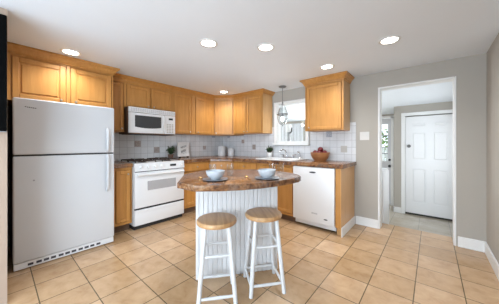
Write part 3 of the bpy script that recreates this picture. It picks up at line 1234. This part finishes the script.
# window with a gently bowed lower edge
wy0, wy1, wz0, wz1 = MY0 + .085, split - .055, MZ0 + .085, MZ1 - .118
pts = [(wy0, wz1), (wy1, wz1)]
for k in range(9):
    a = k / 8
    pts.append((wy1 + (wy0 - wy1) * a, wz0 + .018 * ((2 * a - 1) ** 2)))
b.M = Matrix(((0, 0, 1, 0), (1, 0, 0, 0), (0, 1, 0, 0), (0, 0, 0, 1)))
b.prism(pts, MX - .004, MX + .003)
b.build('window', M['mwglass'], md, smooth=0)
b = MB()
b.tube([(MX, split - .022, MZ0 + .045), (MX + .028, split - .022, MZ0 + .06), (MX + .030, split - .022, MZ0 + .15),
        (MX + .028, split - .022, MZ1 - .125), (MX, split - .022, MZ1 - .11)], .011, 10)
b.build('handle', M['white'], md)
b = MB()
b.box(MX - .03, split + .004, MZ0 + .012, MX - .002, MY1, MZ1 - .080, .006)
mc = b.build('control_panel', M['white'], t)
b = MB()
b.box(MX - .004, split + .075, MZ1 - .150, MX + .001, MY1 - .045, MZ1 - .118, .002)
b.build('clock_display', M['display'], mc, smooth=0)
b = MB()
for r in range(6):
    for c in range(3):
        yk = split + .04 + c * .044
        zk = MZ0 + .03 + r * .026
        b.box(MX - .003, yk, zk, MX + .0005, yk + .032, zk + .017, .002, 1)
b.build('keypad', M['plate_beige'], mc, smooth=0)

# ------------------------------------------------------------------ dishwasher
t = thing('dishwasher', 'white dishwasher under the worktop beside the end panel', 'dishwasher', (2.467, -.33, 0))
b = MB()
b.box(2.166, -.585, .10, 2.766, -.03, .858)
b.build('dishwasher_body', M['white'], t, smooth=0)
b = MB()
b.box(2.168, -.632, .108, 2.764, -.586, .858, .008)
dd = b.build('dishwasher_door', M['white'], t)
b = MB(Matrix.Translation((2.468, -.632, .788)) @ Matrix.Rotation(PI / 2, 4, 'X'))
b.prism([(.048 * math.cos(k * PI / 12), .011 * math.sin(k * PI / 12)) for k in range(24)], -.001, .004)
b.build('handle_latch', M['ink'], dd)
b = MB()
for k in range(7):
    b.box(2.455 + k * .012, -.6325, .222, 2.463 + k * .012, -.6315, .232)
b.box(2.450, -.6325, .236, 2.535, -.6315, .239)
b.build('lettering', M['grey'], dd, smooth=0)
b = MB(Matrix.Translation((2.650, -.632, .176)) @ Matrix.Rotation(PI / 2, 4, 'X'))
b.prism([(.026 * math.cos(k * PI / 8), .008 * math.sin(k * PI / 8)) for k in range(16)], -.001, .003)
b.build('badge', M['ink'], dd)
b = MB()
b.box(2.170, -.560, .03, 2.762, -.540, .10, .003)
b.build('toe_panel', M['ceramic'], t, smooth=0)

# ------------------------------------------------------------------ island
IA = math.atan2(.795, .607)
IL = thing('kitchen_island', 'white beadboard island body behind the two stools', 'island', (2.161, -2.323, 0), IA)
RI = ROOT[IL.name]                     # local x along the front, local y back, local z up
IWID, IDEP, ITOP = .745, .42, .846
b = MB(RI)
b.box(.014, .014, .0, IWID - .014, IDEP, ITOP)
b.build('carcass', M['bead'], IL, smooth=0)
b = MB(RI)
nb = 17
pw = (IWID - .05) / nb
for k in range(nb):
    b.box(.025 + k * pw + .0008, .003, .0, .025 + (k + 1) * pw - .0012, .0138, ITOP, .004, 1)
b.build('beadboard', M['bead'], IL, smooth=0)
for x0 in (0, IWID - .026):
    b = MB(RI)
    b.box(x0, -.002, 0, x0 + .026, .0138, ITOP, .003, 1)
    b.build('corner_trim', M['bead'], IL, smooth=0)
for x0, x1 in ((0, .0138), (IWID - .0138, IWID)):
    b = MB(RI)
    b.box(x0, .0142, 0, x1, IDEP, ITOP)
    b.build('side_panel', M['bead'], IL, smooth=0)
# worktop outline in (t along front, n toward the stools)
out = [(-.128, .235), (.002, .388), (.16, .405), (.32, .408), (.48, .385), (.63, .325), (.76, .258), (.865, .20), (.915, .14),
       (.935, .06), (.93, -.05), (.90, -.17), (.62, -.47), (.05, -.47), (-.115, -.22)]
b = MB(RI)
b.prism([(x, -n) for x, n in out], .8465, .890, .007)
o = b.build('island_countertop', M['stone'], smooth=30)
tag(o, 'brown mottled many-sided island worktop set with two bowls', 'worktop')


# ------------------------------------------------------------------ stools
def make_stool(loc, rz, label):
    t = thing('bar_stool', label, 'stool', loc, rz, 'stools at the island')
    R = ROOT[t.name]
    b = MB(R)
    b.lathe([(0, .568), (.140, .568), (.150, .573), (.154, .584), (.153, .594), (.146, .604), (.10, .608), (0, .608)], n=48)
    b.build('seat', M['stoolwood'], t)
    top, bot = .086, .134
    legs = {}
    for sx in (-1, 1):
        for sy in (-1, 1):
            b = MB(R)
            p0 = Vector((sx * bot, sy * bot, 0.0))
            p1 = Vector((sx * top, sy * top, .570))
            legs[(sx, sy)] = (p0, p1)
            b.tube([p0, p0.lerp(p1, .5), p1], [.0155, .017, .0165], 14)
            b.build('leg', M['paintwhite'], t)

    def rung(a, c, z):
        pa = legs[a][0].lerp(legs[a][1], z / .57)
        pc = legs[c][0].lerp(legs[c][1], z / .57)
        b = MB(R)
        b.tube([pa, pa.lerp(pc, .5), pc], [.009, .0115, .009], 10)
        b.build('rung', M['paintwhite'], t)
    for z in (.078, .362):
        rung((-1, -1), (1, -1), z)
        rung((-1, 1), (1, 1), z)
    for z in (.070, .372):
        rung((-1, -1), (-1, 1), z)
        rung((1, -1), (1, 1), z)
    return t


st = make_stool((2.452, -2.338, 0), math.radians(50.5), 'white stool with round wooden seat, left of the two at the island')
dup(st, (2.640, -1.990, 0), math.radians(51.5), 'white stool with round wooden seat, right of the two at the island')


# ------------------------------------------------------------------ island tableware
IT = .890
def bowl_profile(r, h, th=.004):
    pr = [(0, .004), (r * .42, .004), (r * .44, 0), (r * .50, 0), (r * .52, .006)]
    for k in range(1, 8):
        a = k / 7
        pr.append((r * (.52 + .48 * math.sin(a * PI / 2) ** .8), .006 + (h - .006) * a ** 1.25))
    for k in range(7, 0, -1):
        a = k / 7
        pr.append((r * (.52 + .48 * math.sin(a * PI / 2) ** .8) - th, max(.010, .006 + (h - .006) * a ** 1.25 + (.001 if a == 1 else 0))))
    pr.append((r * .4, .010))
    pr.append((0, .010))
    return pr


def place_setting(x, y, where):
    b = MB()
    b.lathe([(0, 0), (.062, 0), (.066, .003), (.090, .005), (.101, .009), (.102, .0105), (.099, .011), (.066, .0100), (0, .0100)], (x, y, IT), 40)
    tag(b.build('dinner_plate', M['plate']), 'round blue-grey plate under the %s' % where, 'plate', 'plates on the island')
    b = MB()
    b.lathe(bowl_profile(.075, .064), (x, y, IT + .0112), 40)
    tag(b.build('bowl', M['bowl']), 'pale blue-white %s' % where, 'bowl', 'bowls on the island')


place_setting(2.404, -2.311, 'bowl at the left end of the island')
place_setting(2.676, -1.988, 'bowl at the right end of the island')


def tumbler(x, y, label, r=.031, h=.10):
    b = MB()
    b.lathe([(0, 0), (r * .86, 0), (r * .9, .004), (r, h), (r - .0018, h), (r * .86 - .001, .012), (0, .010)], (x, y, IT + .0002), 28)
    tag(b.build('drinking_glass', M['glass']), label, 'glass', 'glasses on the island')


tumbler(2.185, -2.155, 'clear glass standing behind the left bowl on the island')
tumbler(2.305, -2.050, 'clear glass right of the left bowl on the island')
tumbler(2.575, -1.765, 'clear glass just behind the right bowl, nearer of that pair to it')
tumbler(2.640, -1.725, 'clear glass farthest right on the island')


def spoon(x, y, ang, label):
    t = thing('spoon', label, 'spoon', (x, y, IT), ang, 'gold spoons on the island')
    R = ROOT[t.name]
    b = MB(R)
    b.tube([(-.085, 0, .0065), (-.04, 0, .005), (.02, 0, .0045), (.05, 0, .006)], [.0035, .003, .0028, .003], 8)
    b.build('spoon_handle', M['gold'], t)
    b = MB(R)
    b.ball((.068, 0, .0065), (.024, .015, .0055), 16, 8)
    b.build('spoon_bowl', M['gold'], t)


spoon(2.285, -2.372, IA + PI / 2, 'gold spoon lying left of the left plate on the island')
spoon(2.545, -2.075, IA + PI / 2, 'gold spoon lying left of the right plate on the island')

# ------------------------------------------------------------------ sink and faucet
CT = .918
t = thing('sink', 'white porcelain drop-in sink under the window', 'sink', (1.79, -.33, CT))
b = MB()
sx0, sx1, sy0, sy1 = 1.43, 2.13, -.585, -.075
rz0, rz1 = CT + .0005, CT + .016
b.box(sx0, sy0, rz0, sx1, sy0 + .05, rz1, .006)
b.box(sx0, sy1 - .09, rz0, sx1, sy1, rz1, .006)
b.box(sx0, sy0 + .05, rz0, sx0 + .05, sy1 - .09, rz1, .006)
b.box(sx1 - .05, sy0 + .05, rz0, sx1, sy1 - .09, rz1, .006)
b.build('rim', M['porcelain'], t)
b = MB()
b.box(sx0 + .049, sy0 + .049, rz0, sx1 - .049, sy1 - .089, rz0 + .003)
b.build('basin', M['porcelain'], t, smooth=0)
b = MB()
b.lathe([(0, 0), (.04, 0), (.04, .003), (.03, .004), (0, .002)], (1.78, -.34, rz0 + .003), 20)
b.build('drain', M['chrome'], t)
fz = rz1
t = thing('faucet', 'grey chrome two-handle faucet behind the white sink', 'faucet', (1.79, -.12, fz))
b = MB()
b.box(1.70, -.150, fz, 1.90, -.100, fz + .02, .008)
b.build('base_plate', M['chrome'], t)
b = MB()
b.tube([(1.775, -.122, fz + .018), (1.765, -.125, fz + .07), (1.745, -.14, fz + .125), (1.72, -.17, fz + .145), (1.70, -.21, fz + .135),
        (1.69, -.235, fz + .105)], [.013, .012, .011, .011, .011, .012], 12)
b.build('spout', M['chrome'], t)
for hx, dx in ((1.70, -.05), (1.89, .05)):
    b = MB()
    b.lathe([(0, 0), (.017, 0), (.015, .03), (.010, .038), (0, .04)], (hx, -.124, fz + .018), 16)
    b.tube([(hx, -.124, fz + .05), (hx + dx, -.135, fz + .062), (hx + dx * 1.4, -.14, fz + .064)], [.007, .006, .007], 8)
    b.build('faucet_handle', M['chrome'], t)
t = thing('side_sprayer', 'grey pull-out sprayer right of the faucet', 'sprayer', (2.02, -.12, fz))
b = MB()
b.lathe([(0, 0), (.022, 0), (.018, .012), (.012, .02), (0, .02)], (2.02, -.12, fz), 16)
b.build('sprayer_base', M['chrome'], t)
b = MB()
b.tube([(2.02, -.12, fz + .018), (2.02, -.122, fz + .06), (2.00, -.132, fz + .10), (1.975, -.145, fz + .11)], [.011, .010, .013, .014], 12)
b.build('sprayer_head', M['chrome'], t)


# ------------------------------------------------------------------ plants
def leafy(parent, c, z0, h, rad, n, mat, leafw=.010):
    b = MB()
    for k in range(n):
        a = random.random() * 2 * PI
        sp = rad * math.sqrt(random.random())
        hh = h * (.55 + .45 * random.random()) * (1 - .35 * (sp / rad) ** 2)
        base = Vector((c[0] + .25 * sp * math.cos(a), c[1] + .25 * sp * math.sin(a), z0))
        tip = Vector((c[0] + sp * math.cos(a), c[1] + sp * math.sin(a), z0 + hh))
        b.tube([base, base.lerp(tip, .5) + Vector((0, 0, hh * .1)), tip], [.0016, .0014, .0008], 5)
        for q in range(5):
            f = .35 + .65 * q / 4
            p = base.lerp(tip, f)
            aa = random.random() * 2 * PI
            d = Vector((math.cos(aa), math.sin(aa), .5 + random.random() * .6)).normalized()
            s = d.cross(Vector((0, 0, 1))).normalized() * leafw
            l = leafw * 2.6
            b.poly([p, p + d * l * .5 + s, p + d * l, p + d * l * .5 - s], [(0, 1, 2, 3)])
    return b.build('foliage', mat, parent, smooth=0)


pc = (1.385, -.11)
t = thing('potted_plant', 'small green plant in white pot at the back of the sink', 'plant', (*pc, CT))
b = MB()
b.lathe([(0, 0), (.040, 0), (.046, .006), (.054, .088), (.054, .098), (.048, .098), (.046, .082), (0, .082)], (*pc, CT + .0003), 28)
b.build('pot', M['porcelain'], t)
b = MB()
b.lathe([(0, .082), (.045, .082), (.03, .088), (0, .09)], (*pc, CT), 20)
b.build('soil', M['soil'], t)
leafy(t, pc, CT + .085, .13, .075, 46, M['leaf'], .011)
pc = (.16, -1.425)
t = thing('potted_plant', 'dark green plant in brown pot just right of the stove', 'plant', (*pc, CT))
b = MB()
b.lathe([(0, 0), (.034, 0), (.038, .006), (.047, .062), (.050, .064), (.050, .074), (.043, .074), (.041, .062), (0, .062)], (*pc, CT + .0003), 28)
b.build('pot', M['terracotta'], t)
b = MB()
b.lathe([(0, .062), (.040, .062), (.02, .068), (0, .07)], (*pc, CT), 20)
b.build('soil', M['soil'], t)
leafy(t, pc, CT + .065, .16, .085, 54, M['leaf'], .013)

# ------------------------------------------------------------------ sign on the left worktop
t = thing('tabletop_sign', 'white lettered board on small dark feet by the stove', 'sign', (.13, -1.16, CT))
TL = Matrix.Translation((.12, -1.262, CT)) @ Matrix.Rotation(-.10, 4, 'Y')
b = MB(TL)
b.box(0, 0, .022, .016, .245, .290, .003)
b.build('board', M['sign'], t, smooth=0)
b = MB(TL)
# two lines of dark script, read as loops from this far
for base, y0_, y1_, amp in ((.205, .060, .185, .016), (.125, .065, .165, .020)):
    pts = []
    n = 60
    for k in range(n + 1):
        a = k / n
        pts.append((.0175, y0_ + (y1_ - y0_) * a + .010 * math.sin(a * 2 * PI * 7), base + .18 * (a - .5) * .2 + amp * math.cos(a * 2 * PI * 7)))
    b.tube(pts, .0015, 6)
b.tube([(.0175, .07, .090), (.0175, .115, .083), (.0175, .175, .094)], .002, 6)
b.build('lettering', M['ink'], t)
for yy in (.035, .205):
    b = MB(TL)
    b.box(-.03, yy, .000, .034, yy + .014, .022, .002, 1)
    b.build('foot', M['black'], t, smooth=0)


# ------------------------------------------------------------------ canisters in the corner
def canister(x, y, r, h, label):
    t = thing('canister', label, 'canister', (x, y, CT), 0, 'corner canisters')
    b = MB()
    b.lathe([(0, 0), (r * .96, 0), (r, .006), (r, h * .86), (r * .97, h * .875), (r * .93, h * .88), (0, h * .88)], (x, y, CT + .0003), 36)
    b.build('canister_body', M['ceramic'], t)
    b = MB()
    b.lathe([(0, h * .881), (r * .95, h * .881), (r * .97, h * .89), (r * .95, h * .95), (r * .8, h * .975), (0, h * .985)], (x, y, CT + .0006), 36)
    b.build('lid', M['ceramic'], t)
    b = MB()
    b.ball((x, y, CT + h * .995), (.013, .013, .010), 14, 8)
    b.build('lid_knob', M['ceramic'], t)


canister(.215, -.255, .082, .215, 'taller grey-white canister, nearer the stove, in the corner')
canister(.365, -.115, .066, .165, 'shorter grey-white canister, nearer the sink, in the corner')

# ------------------------------------------------------------------ fruit bowl
fc = (2.41, -.225)
b = MB()
b.lathe([(0, .004), (.068, .004), (.07, 0), (.084, 0), (.088, .008), (.118, .045), (.136, .085), (.143, .128), (.140, .131),
         (.134, .126), (.126, .086), (.108, .048), (.08, .020), (0, .016)], (*fc, CT + .0003), 44)
o = tag(b.build('fruit_bowl', M['fruitbowl']), 'round wooden bowl of red fruit on the worktop', 'bowl')


def apple(x, y, z, r, tilt, label):
    t = thing('apple', label, 'fruit', (x, y, z), 0, 'red fruit in the wooden bowl')
    R = Matrix.Translation((x, y, z)) @ Matrix.Rotation(tilt[0], 4, 'X') @ Matrix.Rotation(tilt[1], 4, 'Y')
    b = MB(R)
    pr = []
    n = 14
    for k in range(n + 1):
        a = PI * k / n
        rr = r * math.sin(a) * (1 + .06 * math.cos(a - PI) * -1)
        z_ = -r * .90 * math.cos(a)
        if k == n:
            z_ = r * .66
        elif k == n - 1:
            z_ = r * .80
        if k == 0:
            z_ = -r * .72
        pr.append((max(rr, 0) if 0 < k < n else 0, z_))
    b.lathe(pr, (0, 0, 0), 24)
    b.build('apple_flesh', M['apple'], t)
    b = MB(R)
    b.tube([(0, 0, r * .62), (.003, .002, r * 1.05)], [.0022, .0028], 6)
    b.build('stem', M['stem'], t)


ar = .042
apple(fc[0] - .066, fc[1] - .030, CT + .126, ar, (.3, -.3), 'red fruit at the left in the wooden bowl')
apple(fc[0] + .012, fc[1] - .072, CT + .126, ar, (.2, .4), 'red fruit at the front in the wooden bowl')
apple(fc[0] + .068, fc[1] + .012, CT + .126, ar, (-.4, .3), 'red fruit at the right in the wooden bowl')
apple(fc[0] - .012, fc[1] + .060, CT + .128, ar, (-.3, -.2), 'red fruit at the back in the wooden bowl')
apple(fc[0] + .010, fc[1] - .008, CT + .176, .043, (.15, .2), 'red fruit on top of the heap in the wooden bowl')


# ------------------------------------------------------------------ outlets and switches
def plate_B(name, x, z, label, cat, mat, w=.075, h=.115, kind='outlet', y=-.0105):
    t = thing(name, label, cat, (x, y, z))
    b = MB()
    b.box(x - w / 2, y - .006, z - h / 2, x + w / 2, y, z + h / 2, .003)
    b.build('cover_plate', M[mat], t, smooth=0)
    if kind == 'outlet':
        for dz in (-.022, .022):
            b = MB()
            b.box(x - .016, y - .009, z + dz - .014, x + .016, y - .0058, z + dz + .014, .003)
            b.build('socket', M[mat], t, smooth=0)
    else:
        n = 2
        for k in range(n):
            xx = x - .023 + .046 * k
            b = MB()
            b.box(xx - .005, y - .014, z - .008, xx + .005, y - .0058, z + .012, .002)
            b.build('toggle', M[mat], t, smooth=0)


plate_B('wall_outlet', .93, 1.115, 'taupe outlet on tile left of the sink', 'outlet', 'plate_taupe', .085, .10)
plate_B('wall_outlet', 2.697, 1.100, 'beige outlet on tile right of the fruit bowl', 'outlet', 'plate_beige', .095, .10)
plate_B('light_switch', 2.978, 1.293, 'white double switch plate on wall left of the doorway', 'switch', 'plate_white', .122, .118, 'switch', y=-.0005)

# ------------------------------------------------------------------ recessed ceiling lights
CANS = [(.763, -2.922, 'recessed ceiling light in front of the cabinet over the refrigerator'),
        (2.052, -2.097, 'recessed ceiling light above the left part of the island'),
        (2.425, -1.660, 'recessed ceiling light above the right part of the island'),
        (2.699, -.712, 'recessed ceiling light nearest the cabinet right of the window'),
        (3.411, -1.022, 'recessed ceiling light nearest the doorway'),
        (.72, -.66, 'recessed ceiling light nearest the angled corner cabinet')]
for x, y, label in CANS:
    t = thing('recessed_light', label, 'ceiling light', (x, y, H), 0, 'recessed ceiling lights')
    b = MB()
    b.lathe([(.066, 0), (.090, 0), (.092, -.003), (.088, -.006), (.068, -.008), (.066, -.006)], (x, y, H), 36, closed=True)
    b.build('trim_ring', M['trim'], t)
    b = MB()
    b.lathe([(0, -.004), (.066, -.004), (.066, -.001), (0, -.001)], (x, y, H), 32)
    b.build('lens', M['lamp'], t)
    d = bpy.data.lights.new('recessed_lamp', 'SPOT')
    d.energy = CAN_POWER
    d.color = CAN_COLOR
    d.spot_size = math.radians(150)
    d.spot_blend = 1.0
    d.shadow_soft_size = .06
    lo = bpy.data.objects.new('recessed_lamp', d)
    COL.objects.link(lo)
    lo.location = (x, y, H - .02)

# ------------------------------------------------------------------ pendant over the sink
px, py = 1.765, -.265
t = thing('pendant_lamp', 'clear glass pendant lamp hanging over the sink', 'lamp', (px, py, H))
b = MB()
b.lathe([(0, H - .001), (.066, H - .001), (.066, H - .010), (.052, H - .020), (.012, H - .028), (0, H - .028)], (px, py, 0), 28)
b.build('canopy', M['steel'], t)
b = MB()
b.tube([(px, py, H - .026), (px, py, 1.885)], .0055, 8)
b.ball((px, py, 1.885), .014, 12, 8)
b.build('rod', M['steel'], t)
for k in range(3):
    a = 2 * PI * k / 3 + .35
    b = MB()
    b.tube([(px, py, 1.885), (px + .05 * math.cos(a), py + .05 * math.sin(a), 1.80), (px + .093 * math.cos(a), py + .093 * math.sin(a), 1.690)], .0026, 6)
    b.build('arm', M['steel'], t)
b = MB()
b.lathe([(.092, 1.676), (.097, 1.676), (.097, 1.690), (.092, 1.690)], (px, py, 0), 36, closed=True)
b.build('ring', M['steel'], t)
b = MB()
gl = [(.050, 1.80), (.060, 1.77), (.074, 1.735), (.086, 1.70), (.0905, 1.68), (.088, 1.62), (.072, 1.555), (.045, 1.515), (.012, 1.50), (0, 1.499)]
gi = [(0, 1.502), (.012, 1.503), (.0435, 1.5175), (.070, 1.557), (.0858, 1.62), (.0883, 1.68), (.084, 1.70), (.072, 1.735), (.058, 1.77), (.048, 1.80)]
b.lathe(gl + gi, (px, py, 0), 36, closed=False)
b.build('glass_shade', M['jar'], t)
b = MB()
b.lathe([(0, 1.478), (.006, 1.480), (.009, 1.487), (.005, 1.494), (.012, 1.499), (0, 1.4985)], (px, py, 0), 14)
b.build('finial', M['steel'], t)
b = MB()
b.tube([(px, py, 1.885), (px, py, 1.69)], [.004, .004], 8)
b.lathe([(0, 1.645), (.016, 1.645), (.018, 1.69), (.010, 1.70), (0, 1.70)], (px, py, 0), 16)
b.build('lamp_holder', M['steel'], t)
b = MB()
b.ball((px, py, 1.612), (.030, .030, .036), 18, 12)
b.build('bulb', M['bulb'], t)
d = bpy.data.lights.new('pendant_light', 'POINT')
d.energy = 3.0
d.color = CAN_COLOR
d.shadow_soft_size = .03
lo = bpy.data.objects.new('pendant_light', d)
COL.objects.link(lo)
lo.location = (px, py, 1.555)

# ------------------------------------------------------------------ television at the left edge
t = thing('television', 'black wall television cut by the left edge above the cream wall', 'television', (1.37, -3.75, 1.27))
b = MB()
b.box(1.385, -4.60, 1.268, 1.425, -3.391, 2.088, .006)
b.build('screen_housing', M['screen'], t, smooth=0)
b = MB()
b.box(1.365, -4.60, 1.262, 1.388, -3.392, 1.268, .001, 1)
b.box(1.3835, -3.3985, 1.268, 1.3885, -3.3945, 2.08, .001, 1)
b.build('rear_edge_trim', M['grey'], t, smooth=0)
b = MB()
b.box(1.342, -4.2, 1.5, 1.385, -3.75, 1.9)
b.build('wall_bracket', M['black'], t, smooth=0)

# ------------------------------------------------------------------ back room
t = thing('laundry_machine', 'white waist-high box-shaped machine just inside the doorway at left', 'appliance', (2.86, .62, SUN_Z))
b = MB()
b.box(2.56, .30, SUN_Z + .02, 3.165, .88, .745, .012)
b.build('machine_body', M['white'], t)
b = MB()
b.box(2.57, .31, .746, 3.160, .87, .770, .008)
b.build('lid', M['white'], t)
for xx in (2.6, 3.1):
    for yy in (.32, .82):
        b = MB()
        b.tube([(xx, yy, SUN_Z), (xx, yy, SUN_Z + .022)], .02, 10)
        b.build('foot', M['black'], t)
# standing lamp seen through the sink window
lx, ly = .47, 2.2
t = thing('floor_lamp', 'standing lamp with white cylinder shade seen through the sink window', 'lamp', (lx, ly, SUN_Z))
b = MB()
b.lathe([(0, 0), (.14, 0), (.14, .015), (.05, .03), (0, .03)], (lx, ly, SUN_Z + .0003), 28)
b.build('base', M['grey'], t)
b = MB()
b.tube([(lx, ly, SUN_Z + .02), (lx, ly, 1.56)], .052, 16)
b.build('pole', M['grey'], t)
b = MB()
b.lathe([(.075, 1.53), (.079, 1.53), (.076, 1.77), (.072, 1.77)], (lx, ly, 0), 28, closed=True)
b.lathe([(0, 1.555), (.075, 1.555), (.075, 1.56), (0, 1.56)], (lx, ly, 0), 20)
b.build('lamp_shade', M['fabric_shade'], t)
b = MB()
b.tube([(lx + .05, ly - .02, 1.50), (lx + .11, ly - .04, 1.55), (lx + .12, ly - .04, 1.66)], [.02, .022, .02], 12)
b.build('switch_arm', M['bronze'], t)

# ------------------------------------------------------------------ outside the half-glazed door
b = MB()
b.box(-3, 2.75, -.6, 8, 14, -.40)
o = b.build('ground', M['grass'], keep=True, smooth=0)
struct(o, 'lawn outside the outer door')


def shrub(x, y, h, r, label):
    t = thing('shrub', label, 'shrub', (x, y, -.40), 0, 'shrubs outside the outer door')
    b = MB()
    for k in range(5):
        a = k * 1.3
        b.tube([(x + .05 * math.cos(a), y + .05 * math.sin(a), -.40), (x + .25 * math.cos(a), y + .25 * math.sin(a), -.40 + h * .5)], [.03, .015], 7)
    b.build('stems', M['bark'], t)
    b = MB()
    for k in range(420):
        d = Vector((random.gauss(0, 1), random.gauss(0, 1), random.gauss(0, 1))).normalized()
        rr = .6 + .4 * random.random()
        p = Vector((x + d.x * r * rr, y + d.y * r * rr, -.40 + h * .58 + d.z * h * .44 * rr))
        n = (d + Vector((random.uniform(-.6, .6), random.uniform(-.6, .6), random.uniform(-.6, .6)))).normalized()
        s = n.orthogonal().normalized()
        w = n.cross(s)
        L1 = .09
        b.poly([p - s * L1, p + w * L1 * .5, p + s * L1, p - w * L1 * .5], [(0, 1, 2, 3)])
    b.build('foliage', M['leafb'], t, smooth=0)


shrub(2.05, 5.6, 2.35, .75, 'leafy green shrub seen through the outer door glass')
b = MB()
for k in range(16):
    b.box(.2 + k * .16, 4.55, -.40, .33 + k * .16, 4.58, 1.06, .004, 1)
b.box(.2, 4.58, .75, 2.75, 4.61, .85)
b.box(.2, 4.58, -.1, 2.75, 4.61, 0)
tag(b.build('picket_fence', M['trim'], smooth=0), 'white board fence seen low through the outer door glass', 'fence')
